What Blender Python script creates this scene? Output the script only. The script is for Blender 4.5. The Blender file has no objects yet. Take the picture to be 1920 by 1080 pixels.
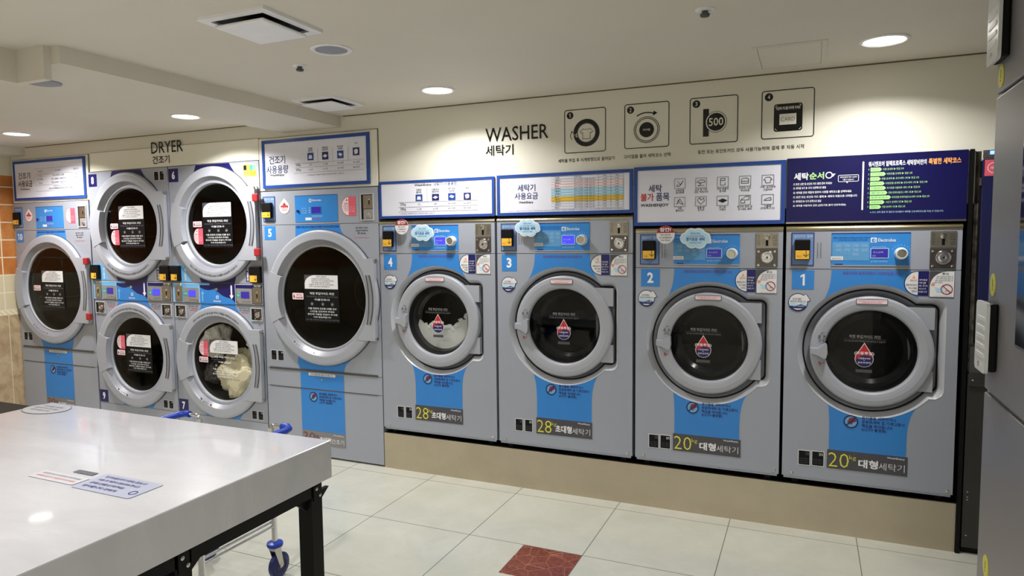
import bpy, bmesh, math, random
from mathutils import Vector, Matrix, noise
from mathutils.geometry import tessellate_polygon

random.seed(7)
S = bpy.context.scene
COL = S.collection
PI = math.pi

# ------------------------------------------------------------------ camera
CX, CY, CZ = 2.36862, -3.68463, 1.50621
YAW, PITCH, ROLL = math.radians(-23.6077), math.radians(-4.2360), math.radians(-0.5792)
cam_d = bpy.data.cameras.new('camera')
cam_d.sensor_width = 36.0
cam_d.lens = 1272.28 / 1920 * 36
cam_d.clip_start = 0.02
cam = bpy.data.objects.new('camera', cam_d)
COL.objects.link(cam)
fw = Vector((math.sin(YAW) * math.cos(PITCH), math.cos(YAW) * math.cos(PITCH), math.sin(PITCH)))
rt = Vector((math.cos(YAW), -math.sin(YAW), 0))
up = rt.cross(fw)
r2 = math.cos(ROLL) * rt + math.sin(ROLL) * up
u2 = -math.sin(ROLL) * rt + math.cos(ROLL) * up
cam.matrix_world = Matrix(((r2.x, u2.x, -fw.x, CX), (r2.y, u2.y, -fw.y, CY), (r2.z, u2.z, -fw.z, CZ), (0, 0, 0, 1)))
S.camera = cam

# ------------------------------------------------------------------ view, world
S.view_settings.view_transform = 'Standard'
S.view_settings.look = 'None'
S.view_settings.gamma = 1.0
S.view_settings.use_curve_mapping = False
S.view_settings.exposure = 0.08
S.cycles.use_denoising = True
S.cycles.max_bounces = 10
S.cycles.transparent_max_bounces = 12
W = bpy.data.worlds.new('world')
S.world = W
W.use_nodes = True
W.node_tree.nodes['Background'].inputs[0].default_value = (0.9, 0.93, 1.0, 1)
W.node_tree.nodes['Background'].inputs[1].default_value = 0.15

CEIL = 2.312
LIGHT_W = 17.0          # watts of each ceiling downlight
LIGHT_COL = (1.0, 0.985, 0.955)


# ------------------------------------------------------------------ materials
def lin(c):
    c = c / 255.0
    return c / 12.92 if c <= 0.04045 else ((c + 0.055) / 1.055) ** 2.4


def rgb(r, g, b):
    return (lin(r), lin(g), lin(b), 1)


def mat(name, col, rough=0.5, metal=0.0, var=0.03, scale=30.0, spec=0.5, emit=0.0, bump=0.0, coat=0.0):
    m = bpy.data.materials.new(name)
    m.use_nodes = True
    nt = m.node_tree
    b = nt.nodes['Principled BSDF']
    b.inputs['Roughness'].default_value = rough
    b.inputs['Metallic'].default_value = metal
    b.inputs['Specular IOR Level'].default_value = spec
    b.inputs['Coat Weight'].default_value = coat
    c = rgb(*col)
    b.inputs['Base Color'].default_value = c
    if var or bump:
        tc = nt.nodes.new('ShaderNodeTexCoord')
        n = nt.nodes.new('ShaderNodeTexNoise')
        n.inputs['Scale'].default_value = scale
        n.inputs['Detail'].default_value = 4
        nt.links.new(tc.outputs['Object'], n.inputs['Vector'])
        if var:
            r = nt.nodes.new('ShaderNodeValToRGB')
            r.color_ramp.elements[0].position = 0.3
            r.color_ramp.elements[1].position = 0.7
            r.color_ramp.elements[0].color = tuple(x * (1 - var) for x in c[:3]) + (1,)
            r.color_ramp.elements[1].color = tuple(min(1, x * (1 + var)) for x in c[:3]) + (1,)
            nt.links.new(n.outputs['Fac'], r.inputs['Fac'])
            nt.links.new(r.outputs['Color'], b.inputs['Base Color'])
        if bump:
            bp = nt.nodes.new('ShaderNodeBump')
            bp.inputs['Strength'].default_value = bump
            bp.inputs['Distance'].default_value = 0.002
            nt.links.new(n.outputs['Fac'], bp.inputs['Height'])
            nt.links.new(bp.outputs['Normal'], b.inputs['Normal'])
    if emit:
        b.inputs['Emission Color'].default_value = c
        b.inputs['Emission Strength'].default_value = emit
    return m


def glass_mat(name, tint, refl=0.5, rough=0.03):
    m = bpy.data.materials.new(name)
    m.use_nodes = True
    nt = m.node_tree
    nt.nodes.clear()
    out = nt.nodes.new('ShaderNodeOutputMaterial')
    mix = nt.nodes.new('ShaderNodeMixShader')
    tr = nt.nodes.new('ShaderNodeBsdfTransparent')
    gl = nt.nodes.new('ShaderNodeBsdfGlossy')
    lw = nt.nodes.new('ShaderNodeLayerWeight')
    pw = nt.nodes.new('ShaderNodeMath')
    pw.operation = 'POWER'
    pw.inputs[1].default_value = 4.0
    mu = nt.nodes.new('ShaderNodeMath')
    mu.operation = 'MULTIPLY_ADD'
    mu.inputs[1].default_value = refl
    mu.inputs[2].default_value = 0.04 * refl
    tr.inputs['Color'].default_value = (*tint, 1)
    gl.inputs['Roughness'].default_value = rough
    nt.links.new(lw.outputs['Facing'], pw.inputs[0])
    nt.links.new(pw.outputs[0], mu.inputs[0])
    nt.links.new(mu.outputs[0], mix.inputs[0])
    nt.links.new(tr.outputs[0], mix.inputs[1])
    nt.links.new(gl.outputs[0], mix.inputs[2])
    nt.links.new(mix.outputs[0], out.inputs[0])
    return m


class N:
    """tiny helper for node maths"""
    def __init__(s, m):
        m.use_nodes = True
        s.t = m.node_tree

    def n(s, kind, **kw):
        nd = s.t.nodes.new(kind)
        for k, v in kw.items():
            setattr(nd, k, v)
        return nd

    def math(s, op, a, b=None, c=None):
        nd = s.n('ShaderNodeMath', operation=op)
        for i, x in enumerate((a, b, c)):
            if x is None:
                continue
            if isinstance(x, (int, float)):
                nd.inputs[i].default_value = x
            else:
                s.t.links.new(x, nd.inputs[i])
        return nd.outputs[0]

    def mix(s, f, a, b):
        nd = s.n('ShaderNodeMix', data_type='RGBA')
        for i, x in ((0, f), (6, a), (7, b)):
            if isinstance(x, (int, float)):
                nd.inputs[i].default_value = x
            elif isinstance(x, tuple):
                nd.inputs[i].default_value = x
            else:
                s.t.links.new(x, nd.inputs[i])
        return nd.outputs[2]

    def noise(s, vec, scale, detail=5, rough=0.6, dist=0.0):
        nd = s.n('ShaderNodeTexNoise')
        nd.inputs['Scale'].default_value = scale
        nd.inputs['Detail'].default_value = detail
        nd.inputs['Roughness'].default_value = rough
        nd.inputs['Distortion'].default_value = dist
        s.t.links.new(vec, nd.inputs['Vector'])
        return nd.outputs['Fac']

    def ramp(s, f, p0, p1):
        nd = s.n('ShaderNodeMapRange')
        nd.inputs[1].default_value = p0
        nd.inputs[2].default_value = p1
        s.t.links.new(f, nd.inputs[0])
        return nd.outputs[0]


def floor_mat():
    m = bpy.data.materials.new('floor_tiles')
    k = N(m)
    pos = k.n('ShaderNodeNewGeometry').outputs['Position']
    sp = k.n('ShaderNodeSeparateXYZ')
    k.t.links.new(pos, sp.inputs[0])
    x, y = sp.outputs[0], sp.outputs[1]

    def line(v, off):
        f = k.math('FRACT', k.math('DIVIDE', k.math('SUBTRACT', v, off), 0.6))
        d = k.math('ABSOLUTE', k.math('SUBTRACT', f, 0.5))
        return k.math('GREATER_THAN', d, 0.5 - 0.0032)
    grout = k.math('MAXIMUM', line(x, 0.2147), line(y, -0.1019))
    n1 = k.noise(pos, 3.0, 6, 0.65, 0.6)
    n2 = k.noise(pos, 14.0, 6, 0.7, 1.2)
    base = k.mix(k.ramp(n1, 0.3, 0.7), rgb(186, 187, 176), rgb(200, 201, 191))
    base = k.mix(k.math('MULTIPLY', k.ramp(n2, 0.45, 0.75), 0.4), base, rgb(188, 186, 170))
    # the inlaid red marble tile
    inx = k.math('MULTIPLY', k.math('GREATER_THAN', x, 1.1147), k.math('LESS_THAN', x, 1.4135))
    iny = k.math('MULTIPLY', k.math('GREATER_THAN', y, -1.0019), k.math('LESS_THAN', y, -0.7035))
    red = k.math('MULTIPLY', inx, iny)
    n3 = k.noise(pos, 26.0, 8, 0.75, 2.0)
    rc = k.mix(k.ramp(n3, 0.35, 0.7), rgb(92, 40, 27), rgb(150, 82, 62))
    vo = k.n('ShaderNodeTexVoronoi', feature='DISTANCE_TO_EDGE')
    vo.inputs['Scale'].default_value = 13
    k.t.links.new(pos, vo.inputs['Vector'])
    rc = k.mix(k.math('MULTIPLY', k.math('LESS_THAN', vo.outputs[0], 0.018), 0.5), rc, rgb(190, 130, 108))
    c = k.mix(red, base, rc)
    c = k.mix(k.math('MULTIPLY', grout, 0.85), c, rgb(66, 60, 50))
    b = k.t.nodes['Principled BSDF']
    k.t.links.new(c, b.inputs['Base Color'])
    b.inputs['Roughness'].default_value = 0.2
    k.t.links.new(k.math('ADD', k.math('MULTIPLY', n2, 0.12), 0.12), b.inputs['Roughness'])
    return m


def tile_wall_mat():
    """left wall: cream plaster on top, orange brick tiles, pale tiles, rope border, stone tiles below"""
    m = bpy.data.materials.new('tiled_wall')
    k = N(m)
    pos = k.n('ShaderNodeNewGeometry').outputs['Position']
    sp = k.n('ShaderNodeSeparateXYZ')
    k.t.links.new(pos, sp.inputs[0])
    y, z = sp.outputs[1], sp.outputs[2]
    row = k.math('DIVIDE', k.math('SUBTRACT', z, 0.925), 0.1505)
    rf = k.math('FRACT', row)
    ri = k.math('FLOOR', row)
    hz = k.math('LESS_THAN', rf, 0.06)
    half = k.math('MULTIPLY', k.math('MODULO', ri, 2.0), 0.0)
    yf = k.math('FRACT', k.math('ADD', k.math('DIVIDE', k.math('ADD', y, 0.114), 0.3), half))
    vt = k.math('LESS_THAN', yf, 0.03)
    joint = k.math('MAXIMUM', hz, vt)
    n1 = k.noise(pos, 9, 6, 0.7)
    n2 = k.noise(pos, 60, 6, 0.8)
    wn = k.n('ShaderNodeTexWhiteNoise', noise_dimensions='1D')
    k.t.links.new(ri, wn.inputs['W'])
    org = k.mix(k.ramp(n1, 0.3, 0.7), rgb(168, 98, 42), rgb(208, 140, 76))
    org = k.mix(k.math('MULTIPLY', wn.outputs[0], 0.35), org, rgb(190, 110, 46))
    org = k.mix(k.math('MULTIPLY', k.ramp(n2, 0.55, 0.8), 0.5), org, rgb(120, 66, 28))
    pale = k.mix(n1, rgb(196, 182, 150), rgb(214, 202, 172))
    tile = k.mix(k.math('LESS_THAN', z, 1.226), org, pale)
    tile = k.mix(joint, tile, rgb(226, 214, 190))
    # border
    wv = k.n('ShaderNodeTexWave', wave_type='BANDS', bands_direction='DIAGONAL')
    wv.inputs['Scale'].default_value = 14
    k.t.links.new(pos, wv.inputs['Vector'])
    bord = k.mix(wv.outputs['Fac'], rgb(214, 200, 166), rgb(232, 222, 196))
    # stone
    sy = k.math('FRACT', k.math('DIVIDE', k.math('ADD', y, 0.09), 0.45))
    sj = k.math('LESS_THAN', sy, 0.012)
    n3 = k.noise(pos, 6, 8, 0.7, 0.8)
    st = k.mix(k.ramp(n3, 0.3, 0.7), rgb(150, 122, 92), rgb(204, 184, 150))
    st = k.mix(sj, st, rgb(220, 206, 178))
    c = k.mix(k.math('GREATER_THAN', z, 0.925), bord, tile)
    c = k.mix(k.math('LESS_THAN', z, 0.884), c, st)
    c = k.mix(k.math('GREATER_THAN', z, 2.08), c, rgb(222, 214, 192))
    b = k.t.nodes['Principled BSDF']
    k.t.links.new(c, b.inputs['Base Color'])
    b.inputs['Roughness'].default_value = 0.45
    bp = k.n('ShaderNodeBump')
    bp.inputs['Strength'].default_value = 0.4
    bp.inputs['Distance'].default_value = 0.004
    k.t.links.new(k.math('SUBTRACT', n2, k.math('MULTIPLY', joint, 1.0)), bp.inputs['Height'])
    k.t.links.new(bp.outputs[0], b.inputs['Normal'])
    return m


def marble_mat():
    m = bpy.data.materials.new('white_marble')
    k = N(m)
    pos = k.n('ShaderNodeTexCoord').outputs['Object']
    mp = k.n('ShaderNodeMapping')
    mp.inputs['Scale'].default_value = (1.0, 2.6, 1.0)
    mp.inputs['Rotation'].default_value = (0.2, 0.1, 0.5)
    k.t.links.new(pos, mp.inputs[0])
    n1 = k.noise(mp.outputs[0], 2.2, 7, 0.6, 1.0)
    n2 = k.noise(mp.outputs[0], 7.0, 8, 0.65, 1.6)
    v = k.math('ABSOLUTE', k.math('SUBTRACT', n2, 0.5))
    vein = k.math('MULTIPLY', k.math('LESS_THAN', v, 0.008), k.ramp(n1, 0.45, 0.65))
    c = k.mix(k.ramp(n1, 0.3, 0.75), rgb(178, 178, 183), rgb(192, 192, 197))
    c = k.mix(k.math('MULTIPLY', vein, 0.3), c, rgb(152, 150, 153))
    b = k.t.nodes['Principled BSDF']
    k.t.links.new(c, b.inputs['Base Color'])
    b.inputs['Roughness'].default_value = 0.24
    b.inputs['Coat Weight'].default_value = 0.35
    b.inputs['Coat Roughness'].default_value = 0.05
    return m


def brushed_mat(name, col, rough=0.32, sc=(2, 90, 90), aniso=0.0):
    m = bpy.data.materials.new(name)
    k = N(m)
    pos = k.n('ShaderNodeTexCoord').outputs['Object']
    mp = k.n('ShaderNodeMapping')
    mp.inputs['Scale'].default_value = sc
    k.t.links.new(pos, mp.inputs[0])
    n = k.noise(mp.outputs[0], 4, 6, 0.7)
    n2 = k.noise(pos, 5, 6, 0.7)
    c = rgb(*col)
    cc = k.mix(k.ramp(n2, 0.3, 0.7), tuple(x * 0.9 for x in c[:3]) + (1,), c)
    b = k.t.nodes['Principled BSDF']
    k.t.links.new(cc, b.inputs['Base Color'])
    b.inputs['Metallic'].default_value = 1.0
    k.t.links.new(k.math('ADD', k.math('MULTIPLY', n, 0.18), rough - 0.09), b.inputs['Roughness'])
    if aniso:
        b.inputs['Anisotropic'].default_value = aniso
        tg = k.n('ShaderNodeTangent', direction_type='RADIAL', axis='Z')
        k.t.links.new(tg.outputs[0], b.inputs['Tangent'])
    return m


M = {
    'panel': mat('grey_painted_steel', (160, 165, 178), 0.40, 0.15, 0.02, 160, bump=0.03),
    'door': mat('light_grey_door_plastic', (163, 166, 176), 0.36, 0.0, 0.015, 40),
    'bowl': mat('grey_door_bowl', (140, 141, 150), 0.35, 0.15, 0.02, 40),
    'lip': mat('silver_moulding', (196, 198, 204), 0.25, 0.1, 0.01, 40),
    'tub': mat('dark_grey_recess', (74, 74, 77), 0.4, 0.0, 0.05, 40),
    'black': mat('black_plastic', (11, 11, 13), 0.5, 0.0, 0.1, 50, spec=0.2),
    'rubber': mat('black_rubber', (11, 11, 12), 0.6, 0.0, 0.1, 50, spec=0.25),
    'blue': mat('blue_vinyl', (50, 130, 208), 0.32, 0.0, 0.02, 20),
    'panelblue': mat('blue_control_panel', (50, 132, 208), 0.28, 0.0, 0.02, 20),
    'paleblue': mat('pale_blue_vinyl', (108, 176, 226), 0.35, 0.0, 0.02, 20),
    'slate': mat('slate_blue_plate', (112, 140, 190), 0.4, 0.0, 0.03, 20),
    'keys': mat('key_blue', (92, 152, 202), 0.4, 0.0, 0.02, 20),
    'navy': mat('navy_vinyl', (22, 20, 92), 0.35, 0.0, 0.04, 20),
    'navyboard': mat('navy_board', (14, 13, 72), 0.3, 0.0, 0.04, 6),
    'frameblue': mat('blue_frame', (38, 72, 148), 0.25, 0.0, 0.03, 20),
    'white': mat('white_print', (236, 236, 240), 0.45, 0.0, 0.01, 20),
    'board': mat('white_board', (224, 225, 238), 0.28, 0.0, 0.01, 5),
    'sticker': mat('white_sticker', (224, 224, 226), 0.35, 0.0, 0.02, 30),
    'cream': mat('cream_paint', (222, 219, 206), 0.5, 0.0, 0.01, 4),
    'creamtrim': mat('cream_board', (230, 228, 214), 0.4, 0.0, 0.01, 4),
    'ceil': mat('ceiling_paint', (216, 209, 197), 0.7, 0.0, 0.015, 3),
    'ink': mat('black_print', (20, 20, 26), 0.3, 0.0, 0.05, 20),
    'gloss': mat('glossy_black_letters', (12, 12, 14), 0.12, 0.0, 0.05, 20),
    'inkblue': mat('dark_blue_print', (32, 38, 100), 0.4, 0.0, 0.04, 20),
    'inkgrey': mat('grey_print', (92, 92, 102), 0.5, 0.0, 0.04, 20),
    'red': mat('red_print', (190, 36, 46), 0.4, 0.0, 0.04, 20),
    'purple': mat('purple_print', (110, 74, 160), 0.4, 0.0, 0.04, 20),
    'pink': mat('pink_sticker', (222, 92, 112), 0.4, 0.0, 0.03, 20),
    'palepink': mat('pale_pink_sticker', (238, 214, 220), 0.4, 0.0, 0.03, 20),
    'yellow': mat('amber_reader_pad', (236, 182, 62), 0.4, 0.0, 0.05, 20),
    'yelprint': mat('lemon_print', (226, 220, 74), 0.4, 0.0, 0.03, 20),
    'gold': mat('mustard_band', (226, 188, 60), 0.4, 0.0, 0.03, 20),
    'orange': mat('orange_print', (244, 168, 96), 0.4, 0.0, 0.03, 20),
    'green': mat('pale_green_print', (174, 226, 142), 0.4, 0.0, 0.03, 20),
    'teal': mat('teal_print', (60, 160, 140), 0.4, 0.0, 0.03, 20),
    'cyan': mat('cyan_print', (120, 220, 226), 0.4, 0.0, 0.03, 20),
    'cloud': mat('cloud_blue_print', (176, 214, 236), 0.35, 0.0, 0.04, 20),
    'skin': mat('peach_print', (226, 150, 120), 0.4, 0.0, 0.03, 20),
    'plate': mat('charcoal_plate', (72, 71, 78), 0.35, 0.0, 0.04, 20),
    'redlock': mat('red_plastic', (160, 36, 40), 0.4, 0.0, 0.05, 20),
    'brownred': mat('red_brown_print', (130, 50, 46), 0.45, 0.0, 0.06, 30),
    'steel': brushed_mat('brushed_steel', (190, 186, 176), 0.3),
    'plinth': brushed_mat('brushed_plinth_steel', (206, 194, 174), 0.34, (1.2, 40, 40), 0.8),
    'champ': brushed_mat('champagne_steel', (196, 184, 152), 0.24, (1, 60, 60)),
    'chrome': mat('chrome', (226, 226, 230), 0.08, 1.0, 0.0),
    'nickel': mat('nickel', (200, 196, 188), 0.2, 1.0, 0.02, 30),
    'brassgrey': mat('coin_plate_metal', (168, 162, 150), 0.3, 0.9, 0.08, 60),
    'darkmetal': mat('dark_lock_plate', (112, 104, 100), 0.32, 0.9, 0.06, 50),
    'drum': mat('dark_drum_steel', (24, 24, 25), 0.6, 0.0, 0.05, 20),
    'drumdark': mat('dryer_drum', (13, 14, 16), 0.5, 0.0, 0.08, 12),
    'glass': glass_mat('washer_door_glass', (0.62, 0.62, 0.62), 0.6),
    'clearglass': glass_mat('clear_door_glass', (0.9, 0.9, 0.9), 0.5),
    'dglass': glass_mat('dryer_door_glass', (0.72, 0.72, 0.70), 0.55),
    'lcd': mat('blue_display', (66, 62, 226), 0.2, 0.0, 0.04, 20, emit=0.75),
    'lcdoff': mat('dim_blue_display', (52, 40, 150), 0.2, 0.0, 0.04, 20, emit=0.25),
    'lamp': mat('lamp_diffuser', (255, 250, 240), 0.5, 0.0, 0.0, emit=9.0),
    'led': mat('blue_led', (90, 130, 255), 0.4, 0.0, 0.0, emit=4.0),
    'ventwhite': mat('white_vent_plastic', (236, 234, 236), 0.35, 0.0, 0.02, 20),
    'grille': mat('grey_speaker_grille', (150, 150, 160), 0.5, 0.2, 0.06, 300),
    'marble': marble_mat(),
    'tablesteel': mat('black_table_steel', (10, 10, 11), 0.5, 0.0, 0.08, 40, spec=0.2),
    'bluepl': mat('royal_blue_plastic', (26, 62, 176), 0.35, 0.0, 0.04, 30),
    'bluewheel': mat('navy_blue_wheel', (28, 38, 96), 0.4, 0.0, 0.05, 30),
    'kiosk': mat('grey_kiosk_steel', (136, 134, 138), 0.42, 0.3, 0.02, 220, bump=0.04),
    'kioskedge': mat('pale_kiosk_edge', (156, 154, 154), 0.35, 0.3, 0.02, 40),
    'handlewhite': mat('silver_handle_plastic', (226, 229, 229), 0.3, 0.1, 0.03, 60),
    'darkglass': mat('dark_window', (22, 28, 40), 0.08, 0.0, 0.05, 5),
    'vend': mat('dark_vending_steel', (62, 60, 58), 0.4, 0.3, 0.05, 60),
    'vendnavy': mat('navy_vending_door', (32, 34, 78), 0.3, 0.1, 0.04, 10),
    'vendgoods': mat('vending_goods_strip', (120, 112, 104), 0.35, 0.2, 0.75, 34),
    'lemon': mat('yellow_sticker', (206, 200, 66), 0.4, 0.0, 0.05, 30),
    'foam': mat('grey_white_foam', (206, 210, 206), 0.8, 0.0, 0.06, 18, bump=0.5),
    'linen': mat('cream_bedding', (224, 216, 184), 0.85, 0.0, 0.08, 14, bump=0.5),
    'linenwhite': mat('white_bedding', (232, 230, 222), 0.85, 0.0, 0.05, 14, bump=0.5),
    'dark_cloth': mat('dark_cloth', (70, 66, 66), 0.85, 0.0, 0.2, 10, bump=0.5),
    'noticeblue': mat('lavender_notice', (160, 164, 184), 0.25, 0.0, 0.02, 20),
    'noticewhite': mat('table_notice', (186, 186, 191), 0.22, 0.0, 0.02, 20),
    'rim': mat('dark_glass_rim', (44, 44, 47), 0.15, 0.0, 0.04, 20),
    'seam': mat('brown_painted_shadow_line', (104, 92, 72), 0.7, 0.0, 0.05, 20),  # shadow line colour, painted along panel, board and ceiling joints
    'floor': floor_mat(),
    'tiles': tile_wall_mat(),
}


# ------------------------------------------------------------------ text cache
_TC = {}


def glyphs(s, bold=0.0):
    k = (s, bold)
    if not s.strip():
        return [], [], 1, 1
    if k not in _TC:
        c = bpy.data.curves.new('t', 'FONT')
        c.body = s
        c.size = 1
        c.resolution_u = 2
        c.fill_mode = 'FRONT'
        c.offset = bold
        o = bpy.data.objects.new('t', c)
        m = bpy.data.meshes.new_from_object(o)
        vs = [(v.co.x, v.co.y) for v in m.vertices]
        fs = [tuple(p.vertices) for p in m.polygons]
        bpy.data.objects.remove(o)
        bpy.data.meshes.remove(m)
        bpy.data.curves.remove(c)
        x0, x1 = min(v[0] for v in vs), max(v[0] for v in vs)
        y0, y1 = min(v[1] for v in vs), max(v[1] for v in vs)
        _TC[k] = ([(v[0] - x0, v[1] - y0) for v in vs], fs, x1 - x0, y1 - y0)
    return _TC[k]


def arc(cx, cz, r, a0, a1, n):
    return [(cx + r * math.cos(math.radians(a0 + (a1 - a0) * i / n)), cz + r * math.sin(math.radians(a0 + (a1 - a0) * i / n))) for i in range(n + 1)]


def rrpts(x0, x1, z0, z1, r, n=5):
    return (arc(x1 - r, z1 - r, r, 0, 90, n) + arc(x0 + r, z1 - r, r, 90, 180, n) +
            arc(x0 + r, z0 + r, r, 180, 270, n) + arc(x1 - r, z0 + r, r, 270, 360, n))


def held(prof):
    """add loops close to the ends of long profile segments so flat parts stay flat when smooth shaded"""
    out = [prof[0]]
    for (ra, ya), (rb, yb) in zip(prof[:-1], prof[1:]):
        L = math.hypot(rb - ra, yb - ya)
        if L > .008:
            k = .0012 / L
            out += [(ra + (rb - ra) * k, ya + (yb - ya) * k), (rb + (ra - rb) * k, yb + (ya - yb) * k)]
        out.append((rb, yb))
    return out


# ------------------------------------------------------------------ mesh builder
class MB:
    def __init__(s):
        s.v, s.f, s.mi, s.sm, s.mats = [], [], [], [], []

    def idx(s, m):
        m = M[m] if isinstance(m, str) else m
        if m not in s.mats:
            s.mats.append(m)
        return s.mats.index(m)

    def add(s, vs, fs, m, smooth=False):
        o = len(s.v)
        i = s.idx(m)
        s.v += [tuple(v) for v in vs]
        for f in fs:
            s.f.append(tuple(o + k for k in f))
            s.mi.append(i)
            s.sm.append(smooth)
        return s

    def box(s, x0, x1, y0, y1, z0, z1, m, bev=0.0, seg=2):
        if bev:
            bm = bmesh.new()
            bmesh.ops.create_cube(bm, size=1)
            for v in bm.verts:
                v.co = Vector((x0 + (v.co.x + .5) * (x1 - x0), y0 + (v.co.y + .5) * (y1 - y0), z0 + (v.co.z + .5) * (z1 - z0)))
            bmesh.ops.bevel(bm, geom=bm.edges[:], offset=bev, segments=seg, affect='EDGES', profile=0.5)
            bm.verts.index_update()
            s.add([v.co[:] for v in bm.verts], [tuple(v.index for v in f.verts) for f in bm.faces], m, False)
            bm.free()
            return s
        vs = [(x, y, z) for x in (x0, x1) for y in (y0, y1) for z in (z0, z1)]
        return s.add(vs, [(0, 1, 3, 2), (4, 6, 7, 5), (0, 4, 5, 1), (2, 3, 7, 6), (0, 2, 6, 4), (1, 5, 7, 3)], m)

    def prism(s, pts, y0, y1, m, holes=(), side=None):
        """extrude an outline in the XZ plane from y0 (front, towards the room) to y1"""
        loops = [list(pts)] + [list(h) for h in holes]
        flat = [p for l in loops for p in l]
        n = len(flat)
        if len(loops) == 1 and len(pts) == 4:
            tris = [(0, 1, 2, 3)]
        else:
            tris = tessellate_polygon([[Vector((p[0], p[1], 0)) for p in l] for l in loops])
        vs = [(p[0], y0, p[1]) for p in flat] + [(p[0], y1, p[1]) for p in flat]

        def ccw(t):
            a = sum(flat[t[i]][0] * flat[t[(i + 1) % len(t)]][1] - flat[t[(i + 1) % len(t)]][0] * flat[t[i]][1] for i in range(len(t)))
            return t if a > 0 else tuple(reversed(t))
        fs = []
        for t in tris:
            t = ccw(tuple(t))
            fs.append(t)
            fs.append(tuple(n + i for i in reversed(t)))
        s.add(vs, fs, m)
        o = 0
        sf = []
        for li, l in enumerate(loops):
            k = len(l)
            area = sum(l[i][0] * l[(i + 1) % k][1] - l[(i + 1) % k][0] * l[i][1] for i in range(k))
            for i in range(k):
                a, b = o + i, o + (i + 1) % k
                q = (a, b, n + b, n + a)
                if (area > 0) == (li == 0):
                    q = tuple(reversed(q))
                sf.append(q)
            o += k
        s.add(vs, sf, side or m, False)
        return s

    def rect(s, x0, x1, z0, z1, y, m, t=0.0008):
        return s.box(x0, x1, y - t, y, z0, z1, m)

    def rr(s, x0, x1, z0, z1, r, y0, y1, m, n=4):
        return s.prism(rrpts(x0, x1, z0, z1, r, n), y0, y1, m)

    def frame(s, x0, x1, z0, z1, w, y, m, t=0.0008, r=0.0):
        if r:
            return s.prism(rrpts(x0, x1, z0, z1, r), y - t, y, m, [rrpts(x0 + w, x1 - w, z0 + w, z1 - w, max(r - w, w * .5))])
        s.box(x0, x1, y - t, y, z1 - w, z1, m)
        s.box(x0, x1, y - t, y, z0, z0 + w, m)
        s.box(x0, x0 + w, y - t, y, z0 + w, z1 - w, m)
        return s.box(x1 - w, x1, y - t, y, z0 + w, z1 - w, m)

    def disc(s, cx, cz, r, y0, y1, m, seg=32, rz=None):
        rz = rz or r
        return s.prism([(cx + r * math.cos(2 * PI * i / seg), cz + rz * math.sin(2 * PI * i / seg)) for i in range(seg)], y0, y1, m)

    def ring(s, cx, cz, ro, ri, y0, y1, m, seg=48, a0=0, a1=360):
        if a1 - a0 >= 360:
            return s.lathe([(ri, y1), (ri, y0), (ro, y0), (ro, y1)], cx, cz, m, seg, sm=False)
        o = arc(cx, cz, ro, a0, a1, seg)
        i = arc(cx, cz, ri, a1, a0, seg)
        return s.prism(o + i, y0, y1, m)

    def lathe(s, prof, cx, cz, m, seg=64, sm=True):
        """revolve (r, y) about the Y axis"""
        if sm:
            prof = held(prof)
        k = len(prof)
        vs = []
        for j in range(seg):
            a = 2 * PI * j / seg
            vs += [(cx + r * math.cos(a), y, cz + r * math.sin(a)) for r, y in prof]
        fs = []
        for j in range(seg):
            j2 = (j + 1) % seg
            for i in range(k - 1):
                fs.append((j * k + i, j * k + i + 1, j2 * k + i + 1, j2 * k + i))
        return s.add(vs, fs, m, sm)

    def lathez(s, prof, cx, cy, m, seg=32, sm=True, cap=True):
        """revolve (r, z) about the Z axis"""
        k = len(prof)
        vs = []
        for j in range(seg):
            a = 2 * PI * j / seg
            vs += [(cx + r * math.cos(a), cy + r * math.sin(a), z) for r, z in prof]
        fs = []
        for j in range(seg):
            j2 = (j + 1) % seg
            for i in range(k - 1):
                fs.append((j * k + i, j2 * k + i, j2 * k + i + 1, j * k + i + 1))
        s.add(vs, fs, m, sm)
        return s

    def lathex(s, prof, x0, cy, cz, m, seg=32, sm=True):
        """revolve (r, x) about an X axis through (cy, cz)"""
        k = len(prof)
        vs = []
        for j in range(seg):
            a = 2 * PI * j / seg
            vs += [(x0 + x, cy + r * math.cos(a), cz + r * math.sin(a)) for r, x in prof]
        fs = []
        for j in range(seg):
            j2 = (j + 1) % seg
            for i in range(k - 1):
                fs.append((j * k + i, j * k + i + 1, j2 * k + i + 1, j2 * k + i))
        return s.add(vs, fs, m, sm)

    def tube(s, pts, r, m, seg=10, closed=False):
        P = [Vector(p) for p in pts]
        n = len(P)
        vs = []
        prev = None
        for i, p in enumerate(P):
            a = P[(i - 1) % n] if (closed or i) else p
            b = P[(i + 1) % n] if (closed or i < n - 1) else p
            d = (b - a).normalized()
            if prev is None:
                x = d.cross(Vector((0, 0, 1)))
                if x.length < 1e-3:
                    x = d.cross(Vector((0, 1, 0)))
            else:
                x = prev - d * prev.dot(d)
            x.normalize()
            prev = x
            y = d.cross(x)
            for j in range(seg):
                t = 2 * PI * j / seg
                vs.append((p + (x * math.cos(t) + y * math.sin(t)) * r)[:])
        fs = []
        for i in range(n if closed else n - 1):
            i2 = (i + 1) % n
            for j in range(seg):
                j2 = (j + 1) % seg
                fs.append((i * seg + j, i * seg + j2, i2 * seg + j2, i2 * seg + j))
        if not closed:
            fs.append(tuple(range(seg))[::-1])
            fs.append(tuple((n - 1) * seg + j for j in range(seg)))
        return s.add(vs, fs, m, True)

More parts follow.
